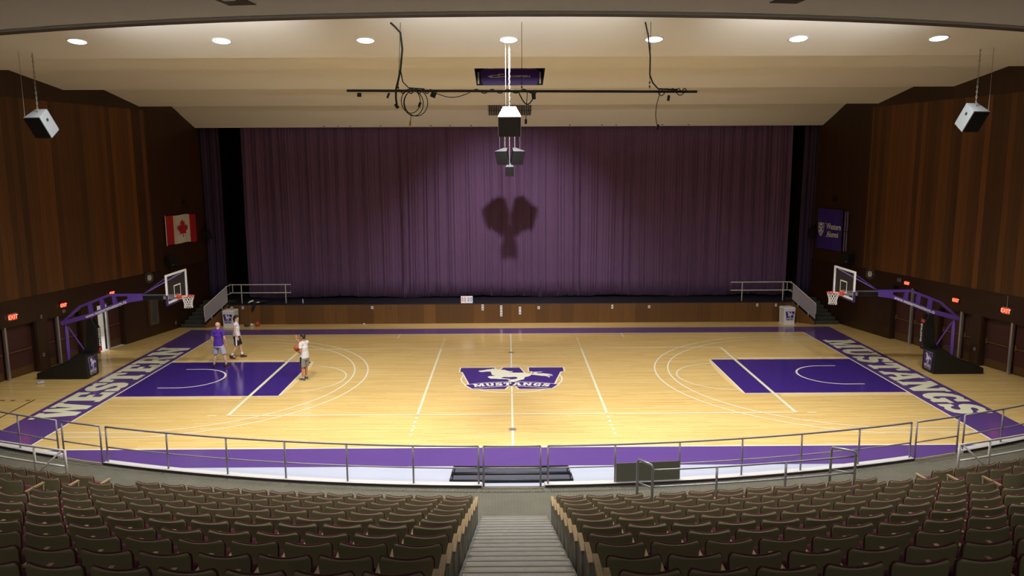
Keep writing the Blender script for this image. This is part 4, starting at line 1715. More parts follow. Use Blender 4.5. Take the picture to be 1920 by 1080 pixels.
for (x0, x1, dip, rr) in ((-1.95, -1.05, .12, .011), (.18, .62, .3, .018), (3.7, 3.9, .1, .012), (4.15, 4.4, .09, .012)):
    m = MB()
    m.tube([L(x0 + (x1 - x0) * i / 10, -8.04, 9.63 - dip * sin(pi * i / 10)) for i in range(11)], rr, 6)
    m.build('cable', M['black'], t, smooth=True)
# wraps round the pipe
m = MB()
for (x0, x1, turns) in ((-2.9, -1.9, 5), (-1.0, .6, 4), (3.75, 4.5, 5)):
    m = MB()
    n = turns * 10
    m.tube([L(x0 + (x1 - x0) * i / n, -8 + .045 * cos(2 * pi * i / 10), 9.66 + .05 * sin(2 * pi * i / 10)) for i in range(n + 1)], .014, 5)
    m.build('cable', M['black'], t, smooth=True)
for (x, z, w_, h, rot, mm) in ((-3.85, 9.58, .1, .10, 0, 'black'), (-3.12, 9.56, .05, .14, .4, 'black'), (-2.33, 9.33, .06, .13, .35, 'black'), (-1.98, 9.57, .13, .13, .4, 'black'), (-2.58, 8.86, .05, .12, .1, 'yellow'), (.56, 9.53, .10, .16, -.1, 'black'), (.36, 8.90, .06, .12, 0, 'black'), (3.98, 9.47, .06, .14, .1, 'black'), (3.72, 8.75, .06, .13, .3, 'black')):
    m = MB()
    m.T = Matrix.Translation(L(x, -8.05, z)) @ Matrix.Rotation(rot, 4, 'Y')
    m.box(-w_ / 2, w_ / 2, -.03, .03, -h / 2, h / 2)
    m.build('plug', M[mm], t, bevel=.006)
m = MB()
m.tube([L(3.76, -8.05, 9.6), L(3.68, -8.05, 9.3), L(3.66, -8.05, 9.05), L(3.70, -8.05, 8.8)], .01, 5)
m.build('cable', M['black'], t)
m = MB()
m.tube([L(.40, -8.05, 9.66), L(.38, -8.05, 9.3), L(.36, -8.05, 8.95)], .01, 5)
m.build('cable', M['black'], t)
m = MB()
m.tube([L(-2.55, -8.05, 9.1), L(-2.58, -8.05, 8.9)], .008, 5)
m.build('cable', M['black'], t)

# ------------------------------------------------------------------ recessed scoreboard and grille in the ceiling
t = thing('ceiling_scoreboard', 'purple scoreboard panel with silver lettering recessed in a ceiling hatch', 'scoreboard', (0, 2.0, 11.0))
m = MB()
m.T = Matrix.Translation((0, -2.0, -11.0))
x0, x1, y0, y1, zt = -1.3, 1.28, 1.04, 3.07, 12.3
m.add([(x0, y0, zB(y0)), (x1, y0, zB(y0)), (x1, y1, zB(y1)), (x0, y1, zB(y1)), (x0, y0, zt), (x1, y0, zt), (x1, y1, zt), (x0, y1, zt)],
      [(0, 1, 5, 4), (1, 2, 6, 5), (2, 3, 7, 6), (3, 0, 4, 7), (4, 5, 6, 7)])
m.build('hatch_box', M['black'], t)
m = MB()
m.T = Matrix(((1, 0, 0, 0), (0, 0, 1, .82), (0, 1, 0, -.03), (0, 0, 0, 1)))
w_ = 1.13
m.prism([(-w_ + .10, -.13), (w_ - .10, -.13), (w_ - .04, .0), (w_ + .02, .40), (w_ - .13, .47), (-w_ + .13, .47), (-w_ - .02, .40), (-w_ + .04, .0)], 0, .06)
pn = m.build('panel', M['purple'], t)
m = MB()
m.box(-w_ + .13, w_ - .13, .80, .90, .44, .455)
m.build('top_trim', M['alu'], t)
m = MB()
for xx in (-.72, 0, .72):
    m.box(xx - .1, xx + .1, .90, .92, .47, .60)
m.build('bracket', M['alu'], t)
m = MB()
for xx in (-1.22, 1.17):
    m.box(xx - .03, xx + .03, .86, .9, -.1, .34)
m.build('side_rail', M['rail_cream'], t)
vs, fs = text_polys('JOHN', .12, .003, .2)
m = MB()
T0 = Matrix(((1, 0, 0, 0), (0, 0, -1, .815), (0, 1, 0, .0), (0, 0, 0, 1)))
m.T = T0 @ Matrix.Translation((-.28, .155, 0)) @ Matrix.Diagonal((.9, .6, 1, 1))
m.add(vs, fs)
vs, fs = text_polys('CAMPBELL', .16, .004, .2)
m.T = T0 @ Matrix.Translation((.40, .17, 0)) @ Matrix.Diagonal((1.05, .6, 1, 1))
m.add(vs, fs)
m.T = T0
for pl in ([(-.88, .17), (-.7, .22), (-.5, .22), (-.42, .26), (-.2, .26), (-.22, .235), (-.36, .235), (-.45, .2), (-.66, .2), (-.72, .17), (-.62, .15), (-.5, .15), (-.42, .18), (-.36, .18), (-.46, .125), (-.78, .125), (-.8, .15)],):
    m.poly(pl, .002, 0)
m.build('lettering', M['white'], pn)

t = thing('ceiling_grille', 'dark ventilation grille with pale bars in the ceiling above the curtain', 'vent', (0, 10.17, zD(10.17)))
sl = (9.655 - 11.72) / 3.78
t.rotation_euler = (atan2(sl, 1), 0, 0)
m = MB()
m.box(-1.03, 1.05, -.46, .46, -.012, -.004)
m.build('backing', M['black'], t)
m = MB()
for i in range(25):
    x = -1.0 + 2.02 * i / 24
    m.box(x - .012, x + .012, -.45, .45, -.045, -.012)
m.build('bars', M['rail_cream'], t)
m = MB()
m.box(-1.03, 1.05, -.02, .02, -.05, -.012)
m.build('cross_bar', M['black'], t)

# small dark fixings along the ceiling's last edge
for fi, x in enumerate((-9.2, -8.5, -7.9, -6.4, -3.9, -2.95, -1.9, 3.0, 4.6, 5.3, 7.6, 8.9)):
    m = MB()
    m.lathe([(.045, -.02), (.045, .0), (.02, .01)], 10)
    o = m.build('ceiling_fixing', M['black'])
    o.location = (x, 11.38, zD(11.38) - .005)
    setp(o, 'small dark fixing at the ceiling edge above the curtain, %s from the left' % NTH[fi].replace('front', 'first'), 'fixing', 'fixings along the ceiling edge')

# recessed boxes in the grey soffit
for s in (-1, 1):
    t = thing('recessed_light', 'black recessed light box in the grey soffit, upper %s' % ('left' if s < 0 else 'right'), 'ceiling light', (s * 4.6, -15.2, 10.5))
    t.rotation_euler = (0, 0, radians(-s * 8) * -1)
    m = MB()
    m.box(-.24, .24, -.5, .5, -.012, -.002)
    m.build('housing', M['black'], t)
    m = MB()
    m.box(-.1, .1, -.46, .05, -.03, -.012)
    m.build('diffuser', M['soffit'], t, bevel=.003)


# ------------------------------------------------------------------ things on the side walls
def on_wall(name, label, cat, side, y, z, off=.03, group=None):
    t = bpy.data.objects.new(name, None)
    C.objects.link(t)
    t.matrix_world = wall_T(side, y, z, off)
    return setp(t, label, cat, group)


EX = [(-1, .08, 2.35, 1, .36, .25, 'boxed EXIT sign with silver frame on the wood wall at the far left edge'),
      (-1, 2.4, 2.37, 0, .28, .2, 'small red EXIT sign above the middle door of the left wall'),
      (-1, 5.0, 2.42, 0, .26, .18, 'small red EXIT sign above the open doorway on the left'),
      (1, 5.06, 2.66, 0, .28, .18, 'small red EXIT sign beside the tall double doors on the right'),
      (1, 2.42, 2.37, 0, .28, .2, 'small red EXIT sign above the middle door of the right wall'),
      (1, .12, 2.37, 1, .36, .25, 'boxed EXIT sign with silver frame on the wood wall at the far right edge')]
for side, y, z, framed, w_, h, lb in EX:
    t = on_wall('exit_sign', lb, 'exit sign', side, y, z, .03, None)
    m = MB()
    m.box(-w_ / 2, w_ / 2, -.06, 0, -h / 2, h / 2)
    m.build('housing', M['alu'] if framed else M['black'], t)
    m = MB()
    q = .03 if framed else .012
    m.box(-w_ / 2 + q, w_ / 2 - q, -.066, -.06, -h / 2 + q, h / 2 - q)
    m.build('face', M['exit_dark'], t)
    vs, fs = text_polys('EXIT', h * .82, .004)
    m = MB()
    m.T = Matrix(((1, 0, 0, 0), (0, 0, -1, -.069), (0, 1, 0, -.01), (0, 0, 0, 1)))
    m.add(vs, fs)
    m.build('lettering', M['exit_red'], t)
    if framed and side > 0:
        m = MB()
        m.tube([(0, -.02, h / 2), (0, -.02, .55)], .01, 5)
        m.build('conduit', M['alu'], t)

for side in (-1, 1):
    sd = 'left' if side < 0 else 'right'
    t = on_wall('wall_clock', 'round white wall clock in a wire guard on the %s wood wall' % sd, 'clock', side, 7.35, 2.74, .04)
    Mx = Matrix.Rotation(pi / 2, 4, 'X')
    m = MB()
    m.T = Mx
    m.lathe([(.16, 0), (.16, .05), (.145, .055)], 28)
    m.build('clock_body', M['black'], t, smooth=False)
    m = MB()
    m.T = Mx
    m.lathe([(.138, .052), (.138, .06)], 28)
    m.build('dial', M['white'], t)
    m = MB()
    m.bar((0, -.064, 0), (.05, -.064, .06), .004, .012)
    m.bar((0, -.066, 0), (-.02, -.066, .11), .004, .008)
    for i in range(12):
        a = 2 * pi * i / 12
        m.box(.118 * sin(a) - .004, .118 * sin(a) + .004, -.064, -.06, .118 * cos(a) - .006, .118 * cos(a) + .006)
    m.build('hands', M['black'], t)
    m = MB()
    for rr, yy in ((.24, -.03), (.21, -.09), (.13, -.12)):
        m.tube([(rr * cos(2 * pi * i / 24), yy, rr * sin(2 * pi * i / 24)) for i in range(24)], .006, 5, closed=True)
    for i in range(8):
        a = 2 * pi * i / 8
        m.tube([(.24 * cos(a), -.01, .24 * sin(a)), (.22 * cos(a), -.08, .22 * sin(a)), (.13 * cos(a), -.12, .13 * sin(a))], .005, 5)
    m.build('guard', M['chain'], t)
    # speaker above the clock
    t = on_wall('wall_speaker', 'small black wall speaker above the %s backboard' % sd, 'loudspeaker', side, 8.7, 3.12, .05)
    m = MB()
    m.hexa([(-.26, -.42, 0), (.26, -.42, 0), (.22, -.08, 0), (-.22, -.08, 0)], [(-.26, -.36, .44), (.26, -.36, .44), (.22, -.06, .44), (-.22, -.06, .44)])
    m.build('cabinet', M['black'], t, bevel=.012)
    m = MB()
    m.tube([(0, -.2, 0), (0, -.2, -.28), (0, -.0, -.34)], .025, 8)
    m.build('bracket', M['black'], t)
    m = MB()
    m.sphere((-.17 if side < 0 else .17, -.425, .06), .02, 0, 8)
    m.build('status_light', M['white'], t)
    # second speaker, on the corner near the stage
    t = on_wall('corner_speaker', 'black stage speaker fixed high on the %s wall by the curtain leg' % sd, 'loudspeaker', side, 11.5, 4.1, .05)
    m = MB()
    m.hexa([(-.16, -.42, 0), (.16, -.42, 0), (.16, -.08, 0), (-.16, -.08, 0)], [(-.16, -.34, .42), (.16, -.34, .42), (.16, -.04, .42), (-.16, -.04, .42)])
    m.build('cabinet', M['black'], t, bevel=.012)
    m = MB()
    m.tube([(0, -.2, .42), (0, -.12, .6), (0, 0, .6)], .025, 8)
    m.build('bracket', M['black'], t)
    # little black box high up
    t = on_wall('sensor_box', 'tiny black box high on the %s wood wall' % sd, 'sensor', side, 10.2, 6.05, .02)
    m = MB()
    m.box(-.1, .1, -.08, 0, -.1, .1)
    m.build('case', M['black'], t, bevel=.01)

# flag
fw_, fh = 2.36, 1.36
t = on_wall('canada_flag', 'red and white maple leaf flag hanging on the left wood wall', 'flag', -1, 9.85, 4.78, .06)


def flagsheet(x0, x1, n, mm, z0=-.68, z1=.68, lift=0.0):
    m = MB()
    vs = []
    for i in range(n + 1):
        x = x0 + (x1 - x0) * i / n
        yy = -.03 - .03 * sin(x * 4.2) - .015 * sin(x * 9 + 1) - lift
        sag = .03 * cos(x * 1.4) - .03 + .02 * sin(x * 5)
        vs += [(x, yy, z0 + sag), (x, yy, z1 + sag)]
    m.add(vs, [(2 * i, 2 * i + 2, 2 * i + 3, 2 * i + 1) for i in range(n)])
    return m


o = flagsheet(-1.18, -.60, 10, 0).build('red_bar', M['red'], t)
o = flagsheet(-.60, .60, 20, 0).build('white_field', mat('flag_white', srgb(228, 224, 214), .8), t)
o2 = flagsheet(.60, 1.18, 10, 0).build('red_bar', M['red'], t)
leaf = [(0, 1), (.10, .80), (.18, .76), (.29, .82), (.22, .42), (.27, .38), (.42, .54), (.45, .43), (.51, .40), (.67, .43), (.61, .26), (.62, .20), (.70, .16), (.38, -.11), (.36, -.17), (.41, -.33), (.05, -.27), (.02, -.30), (.03, -.65)]
leaf = leaf + [(-x, z) for x, z in leaf[::-1][:-1]]
m = MB()
m.T = Matrix(((.56, 0, 0, 0), (0, 0, -1, -.085), (0, .52, 0, -.07), (0, 0, 0, 1)))
m.prism(leaf, 0, .01)
m.build('maple_leaf', M['red'], t)
m = MB()
m.tube([(-1.2, -.05, -.72), (-1.2, -.05, .72)], .02, 8)
m.build('hem_pole', M['white'], t)

# banner
t = on_wall('banner', 'purple banner with a white shield and lettering on the right wood wall', 'banner', 1, 10.3, 4.55, .06)
m = MB()
vs = []
n = 20
for i in range(n + 1):
    x = -1.05 + 1.95 * i / n
    yy = -.05 - .012 * sin(x * 7)
    vs += [(x, yy, -1.0), (x, yy, 1.0)]
m.add(vs, [(2 * i, 2 * i + 2, 2 * i + 3, 2 * i + 1) for i in range(n)])
m.build('cloth', M['banner'], t)
m = MB()
T0 = Matrix(((1, 0, 0, 0), (0, 0, -1, -.07), (0, 1, 0, 0), (0, 0, 0, 1)))
for txt, zz, xx in (('Western', .14, .26), ('Alumni', -.24, .20)):
    vs, fs = text_polys(txt, .40, .006)
    m.T = T0 @ Matrix.Translation((xx, zz, 0)) @ Matrix.Diagonal((.78, 1.0, 1, 1))
    m.add(vs, fs)
# serifs on the capitals
m.T = T0
for (a, b, z) in ((-.40, -.28, .275), (-.15, -.03, .275), (-.34, -.24, -.385), (-.20, -.08, -.385)):
    m.poly([(a, z), (b, z), (b, z + .02), (a, z + .02)], .003)
m.build('lettering', M['white'], t)
m = MB()
m.T = T0 @ Matrix.Translation((-.72, -.03, 0))
sh = [(-.22, .34), (-.12, .30), (0, .34), (.12, .30), (.22, .34), (.24, .1), (.2, -.12), (.1, -.28), (0, -.36), (-.1, -.28), (-.2, -.12), (-.24, .1)]
m.poly(sh, 0, 0)
m.poly([(x * .84, z * .86) for x, z in sh], .003, 1)
m.poly([(-.14, .18), (-.12, .25), (0, .27), (.12, .25), (.14, .18)], .006, 0)
m.poly([(-.18, .14), (.18, .14), (.15, .08), (.06, -.0), (.15, -.1), (.1, -.2), (0, -.08), (-.1, -.2), (-.15, -.1), (-.06, 0), (-.15, .08)], .006, 0)
m.poly([(-.06, .11), (.06, .11), (0, .03)], .008, 1)
m.poly([(0, -.14), (.05, -.21), (0, -.29), (-.05, -.21)], .006, 0)
m.build('shield', [M['white'], M['banner']], t)
for xx in (.98, 1.12):
    pass
t = on_wall('wall_tubes', 'pair of pale upright tubes fixed to the right wall beside the purple banner', 'tubes', 1, 9.18, 4.55, .06)
for xx in (-.06, .10):
    m = MB()
    m.tube([(xx, -.05, -.95), (xx, -.05, .95)], .035, 8)
    m.build('tube', mat('pale_tube', srgb(112, 100, 130), .5), t)
m = MB()
m.box(-.12, .16, -.08, 0, -.02, .02)
m.build('clamp', M['black'], t)

# display case / small window on the left wall and wall plates
t = on_wall('wall_cabinet', 'tall shallow glazed cabinet on the left wall between doorway and steps', 'cabinet', -1, 7.45, 1.15, .03)
m = MB()
m.box(-.30, .30, -.10, 0, -.62, .62)
m.build('case', M['stage_ply'], t)
m = MB()
m.box(-.2, .2, -.108, -.10, -.52, .52)
m.build('pane', M['screen'], t)
m = MB()
for (a, b, c_, d) in ((-.24, .24, .52, .56), (-.24, .24, -.56, -.52), (-.24, -.2, -.52, .52), (.2, .24, -.52, .52)):
    m.box(a, b, -.115, -.10, c_, d)
m.build('frame', M['end_panel'], t)
for (side, y, z, w_, h, lb) in ((-1, 2.44, 2.12, .12, .11, 'small white plate under the red sign of the left middle door'),
                               (-1, 1.36, 2.1, .07, .13, 'small white plate left of the middle door on the left wall'),
                               (-1, 1.30, .62, .1, .12, 'low white socket between the two nearest doors of the left wall'),
                               (1, 1.38, .62, .1, .12, 'low white socket between the two nearest doors of the right wall'),
                               (1, 5.58, 2.72, .2, .14, 'grey control plate left of the tall doors on the right wall'),
                               (-1, 9.0, .3, .08, .16, 'low pale socket on the left wall near the steps')):
    t = on_wall('wall_plate', lb, 'wall plate', side, y, z, .03)
    m = MB()
    m.box(-w_ / 2, w_ / 2, -.025, 0, -h / 2, h / 2)
    m.build('plate', M['alu'], t, bevel=.004)
    m = MB()
    m.box(-w_ / 5, w_ / 5, -.032, -.025, -h / 4, h / 4)
    m.build('insert', M['kerb_face'], t)

# sockets on the stage front
OUT = [(-13.94 + .15, .83, .12, .14, 'leftmost'), (-13.25, .85, .1, .13, 'second from left'), (-6.85, .82, .11, .14, 'third from left'), (-5.95, .81, .1, .12, 'small dark one, fourth from left'), (-1.38, .80, .11, .3, 'tall one left of the centre line'),
       (-.46, .62, .11, .55, 'long strip just left of the centre'), (.47, .63, .11, .38, 'tall one just right of the centre'), (1.4, .77, .12, .14, 'sixth from the right'), (5.05, .80, .1, .2, 'fifth from the right'), (5.97, .80, .1, .1, 'small dark one, fourth from the right'), (6.88, .79, .11, .14, 'third from the right'), (12.25, .85, .1, .14, 'second from right'), (13.18, .84, .1, .14, 'rightmost')]
for i, (x, z, w_, h, lb) in enumerate(OUT):
    t = thing('stage_socket', 'wall socket on the stage front, %s' % lb, 'socket', (x, 9.918, z))
    dark = i in (3, 9)
    m = MB()
    m.box(-w_ / 2, w_ / 2, -.02, 0, -h / 2, h / 2)
    m.build('plate', M['black'] if dark else M['white'], t, bevel=.004)
    m = MB()
    k = max(1, int(h / .13))
    for j in range(k):
        zc = -h / 2 + h * (j + .5) / k
        m.box(-w_ / 4, w_ / 4, -.026, -.02, zc - .03, zc + .03)
    m.build('insert', M['steel_dark'], t)

# ------------------------------------------------------------------ bins with the emblem, scoreboard, clutter
for s, (x, y, rz_) in ((-1, (-13.70, 9.42, radians(-6))), (1, (13.58, 9.42, radians(6)))):
    sd = 'left' if s < 0 else 'right'
    t = thing('recycling_bin', 'white square bin with purple W emblem before the %s end of the stage' % sd, 'bin', (x, y, 0), rz_)
    m = MB()
    m.hexa([(-.27, -.25, .03), (.27, -.25, .03), (.27, .25, .03), (-.27, .25, .03)], [(-.29, -.27, .78), (.29, -.27, .78), (.29, .27, .78), (-.29, .27, .78)])
    bd = m.build('body', M['white'], t, bevel=.01)
    m = MB()
    m.hexa([(-.31, -.29, .78), (.31, -.29, .78), (.31, .29, .78), (-.31, .29, .78)], [(-.26, -.24, .86), (.26, -.24, .86), (.26, .24, .86), (-.26, .24, .86)])
    m.build('lid', M['white'], t, bevel=.01)
    m = MB()
    m.box(-.29, .29, -.27, .27, 0, .03)
    m.build('plinth', M['white'], t)
    m = MB()
    m.T = Matrix(((1, 0, 0, 0.02 if s > 0 else -.02), (0, 0, -1, -.275), (0, 1, 0, .44), (0, 0, 0, 1)))
    logo(m, m.T.copy() @ Matrix.Identity(4) if False else Matrix.Identity(4), .46, .44, 0, 1, .0015)
    m.build('emblem', [M['purple'], M['white']], bd)

t = thing('score_board', 'white flip scoreboard with red and blue zeros at the stage edge', 'scoreboard', (-2.17, 10.1, 1.0))
m = MB()
m.hexa([(-.29, -.08, 0), (.29, -.08, 0), (.29, .12, 0), (-.29, .12, 0)], [(-.29, .0, .34), (.29, .0, .34), (.29, .03, .34), (-.29, .03, .34)])
m.build('board', M['white'], t)
for k, (xx, mm) in enumerate(((-.215, 'print_red'), (-.085, 'print_red'), (.085, 'blue'), (.215, 'blue'))):
    vs, fs = text_polys('0', .30, .004)
    m = MB()
    a = atan2(.08, .34)
    m.T = Matrix.Translation((xx, -.045, .165)) @ Matrix.Rotation(pi / 2 - a, 4, 'X') @ Matrix.Diagonal((.62, 1, 1, 1))
    m.add(vs, fs)
    m.build('digit', M[mm], t)

t = thing('water_bottle', 'small clear water bottle standing on the stage left of centre', 'bottle', (-10.35, 10.25, 1.0))
m = MB()
m.lathe([(.032, 0), (.034, .02), (.034, .14), (.014, .18), (.014, .2)], 16)
m.build('bottle_body', M['blueplastic'], t, smooth=True)
m = MB()
m.lathe([(.015, .2), (.015, .22)], 12)
m.build('cap', M['white'], t)

t = thing('clothes_pile', 'heap of dark and white clothing on the stage below the left rail', 'clothing', (-12.6, 10.2, 1.0))
rnd = random.Random(4)
m = MB()
for i in range(9):
    m.sphere((rnd.uniform(-.3, .36), rnd.uniform(-.1, .12), .07 + rnd.uniform(0, .06)), (rnd.uniform(.1, .2), rnd.uniform(.08, .14), rnd.uniform(.05, .09)), 0, 12)
m.build('dark_jacket', M['cloth_black'], t, smooth=True)
m = MB()
m.tube([(-.42, -.12, .06), (-.3, -.14, .12), (-.15, -.13, .17)], [.04, .055, .05], 8)
m.sphere((.05, -.14, .10), (.12, .05, .05), 0, 12)
m.build('white_shirt', M['cloth_white'], t, smooth=True)
m = MB()
m.tube([(-.05, -.2, .08), (-.08, -.33, .0), (-.12, -.345, -.16), (-.17, -.34, -.3)], [.07, .07, .06, .05], 8)
m.build('hanging_sleeve', M['cloth_black'], t, smooth=True)


def ball(loc, label):
    t = thing('basketball', label, 'ball', loc)
    m = MB()
    m.sphere((0, 0, 0), .121, 0, 32)
    m.build('ball_skin', M['ball'], t, smooth=True)
    m = MB()
    for ax in range(3):
        pts = []
        for i in range(32):
            a = 2 * pi * i / 32
            p = [0, 0, 0]
            p[ax] = cos(a) * .1215
            p[(ax + 1) % 3] = sin(a) * .1215
            pts.append(tuple(p))
        m.tube(pts, .0035, 4, closed=True)
    m.build('seams', M['black'], t)
    return t


ball((-12.42, 9.45, .121), 'orange basketball lying on the floor before the stage')
t = thing('shoe_pair', 'pair of small dark and white shoes on the floor beside the ball', 'shoes', (-12.8, 9.45, 0))
for (x, y, a, mm) in ((-.12, -.05, .3, 'shoe_dark'), (.1, .12, 1.2, 'cloth_white')):
    m = MB()
    m.T = Matrix.Translation((x, y, 0)) @ Matrix.Rotation(a, 4, 'Z')
    m.sphere((0, 0, .05), (.14, .05, .05), 0, 14)
    m.sphere((-.08, 0, .09), (.06, .045, .06), 0, 12)
    m.build('shoe', M[mm], t, smooth=True)
for (x, y, lb) in ((-7.25, 9.75, 'tiny crumpled white paper on the floor below the stage, left half'),):
    m = MB()
    m.sphere((0, 0, .035), (.06, .045, .035), 0, 8)
    o = m.build('paper_scrap', M['white'])
    o.location = (x, y, 0)
    setp(o, lb, 'paper')
t = thing('plastic_wrap', 'crumpled pale blue plastic on the floor in front of the left hoop base', 'litter', (-17.16, -.66, 0), .3)
m = MB()
m.sphere((0, 0, .04), (.13, .05, .04), 0, 10)
m.sphere((.08, .03, .06), (.07, .04, .05), 0, 8)
m.build('wrap', M['blueplastic'], t)

# two dark mats lying at the gate
for k, (y, x0, x1) in enumerate(((-9.22, -1.55, 1.42), (-9.70, -1.57, 1.46))):
    t = thing('floor_mat', 'long dark folded gym mat on the white floor by the gate, %s one' % ('farther' if k == 0 else 'nearer'), 'mat', ((x0 + x1) / 2, y, 0))
    h = (x1 - x0) / 2
    m = MB()
    m.hexa([(-h, -.17, .012), (h, -.17, .012), (h, .17, .012), (-h, .17, .012)], [(-h + .05, -.16, .04), (h - .05, -.16, .04), (h - .05, .16, .07), (-h + .05, .16, .07)])
    m.build('pad', mat('mat_grey', srgb(72, 76, 88), .4), t, bevel=.015)
    m = MB()
    m.tube([(-h, -.18, .05), (h, -.18, .05)], .035, 8)
    m.tube([(-h + .02, .17, .08), (h - .02, .17, .08)], .03, 8)
    m.tube([(-h, -.18, .05), (-h + .02, .17, .08)], .035, 8)
    m.tube([(h, -.18, .05), (h - .02, .17, .08)], .035, 8)
    m.build('rolled_edge', mat('mat_edge', srgb(28, 24, 38), .4), t, smooth=True)


# ------------------------------------------------------------------ people
def cap(mb, a, b, ra, rb, sq=(1, 1), side=(1, 0, 0), ends=True, n=14):
    """tapered limb piece with rounded (or flat) ends and an elliptical section; side = direction of the first axis"""
    a, b = Vector(a), Vector(b)
    t_ = (b - a)
    L_ = t_.length
    t_.normalize()
    x = Vector(side) - t_ * Vector(side).dot(t_)
    if x.length < 1e-3:
        x = t_.orthogonal()
    x.normalize()
    y = t_.cross(x)
    rows = []
    if ends:
        for q in (80, 50, 25):
            rows.append((-sin(radians(q)) * ra * min(sq), cos(radians(q)) * ra))
    rows.append((0, ra))
    rows.append((L_ * .5, (ra + rb) / 2))
    rows.append((L_, rb))
    if ends:
        for q in (25, 50, 80):
            rows.append((L_ + sin(radians(q)) * rb * min(sq), cos(radians(q)) * rb))
    vs, fs = [], []
    for (h, r) in rows:
        for j in range(n):
            an = 2 * pi * j / n
            vs.append(a + t_ * h + x * r * sq[0] * cos(an) + y * r * sq[1] * sin(an))
    for i in range(len(rows) - 1):
        for j in range(n):
            j2 = (j + 1) % n
            fs.append((i * n + j, i * n + j2, (i + 1) * n + j2, (i + 1) * n + j))
    fs.append(tuple(range(n - 1, -1, -1)))
    fs.append(tuple((len(rows) - 1) * n + j for j in range(n)))
    mb.add(vs, fs)


def fuse(mb, name, material, parent, voxel=.008, smooth=3):
    """join the overlapping pieces into one continuous skin"""
    me = mb.mesh(name, material)
    o = bpy.data.objects.new(name, me)
    C.objects.link(o)
    r = o.modifiers.new('r', 'REMESH')
    r.mode = 'VOXEL'
    r.voxel_size = voxel
    r.use_smooth_shade = True
    if smooth:
        s_ = o.modifiers.new('s', 'SMOOTH')
        s_.iterations = smooth
        s_.factor = .5
    bpy.context.view_layer.update()
    ev = o.evaluated_get(bpy.context.evaluated_depsgraph_get())
    nm = bpy.data.meshes.new_from_object(ev)
    nm.name = name
    o.modifiers.clear()
    o.data = nm
    nm.materials.clear()
    nm.materials.append(material)
    nm.polygons.foreach_set('use_smooth', [True] * len(nm.polygons))
    o.parent = parent
    return o


def hand(mb, wrist, d, palm_n, thumb_side, curl=.4, size=1.0):
    """palm, four fingers and thumb. d: direction of the fingers, palm_n: way the palm faces, thumb_side: direction of the thumb edge"""
    w_ = Vector(wrist)
    d = Vector(d).normalized()
    pn = Vector(palm_n)
    pn = (pn - d * pn.dot(d)).normalized()
    ts = Vector(thumb_side)
    ts = (ts - d * ts.dot(d) - pn * ts.dot(pn)).normalized()
    S = size
    cap(mb, w_ - d * .02, w_ + d * .085 * S, .030 * S, .040 * S, (1, .42), ts)
    for k, (off, ln) in enumerate(((.033, .075), (.011, .085), (-.011, .078), (-.033, .06))):
        p0 = w_ + d * .085 * S + ts * off * S
        d1 = (d * cos(curl) + pn * sin(curl) + ts * off * 1.5).normalized()
        p1 = p0 + d1 * ln * .52 * S
        d2 = (d * cos(curl * 2.3) + pn * sin(curl * 2.3) + ts * off).normalized()
        p2 = p1 + d2 * ln * .48 * S
        cap(mb, p0, p1, .0092 * S, .0086 * S, n=8)
        cap(mb, p1, p2, .0086 * S, .0072 * S, n=8)
    p0 = w_ + d * .02 * S + ts * .03 * S
    d1 = (d * .55 + ts * .75 + pn * .3).normalized()
    p1 = p0 + d1 * .045 * S
    p2 = p1 + (d * .85 + ts * .3 + pn * .4).normalized() * .035 * S
    cap(mb, p0, p1, .014 * S, .011 * S, n=8)
    cap(mb, p1, p2, .011 * S, .009 * S, n=8)


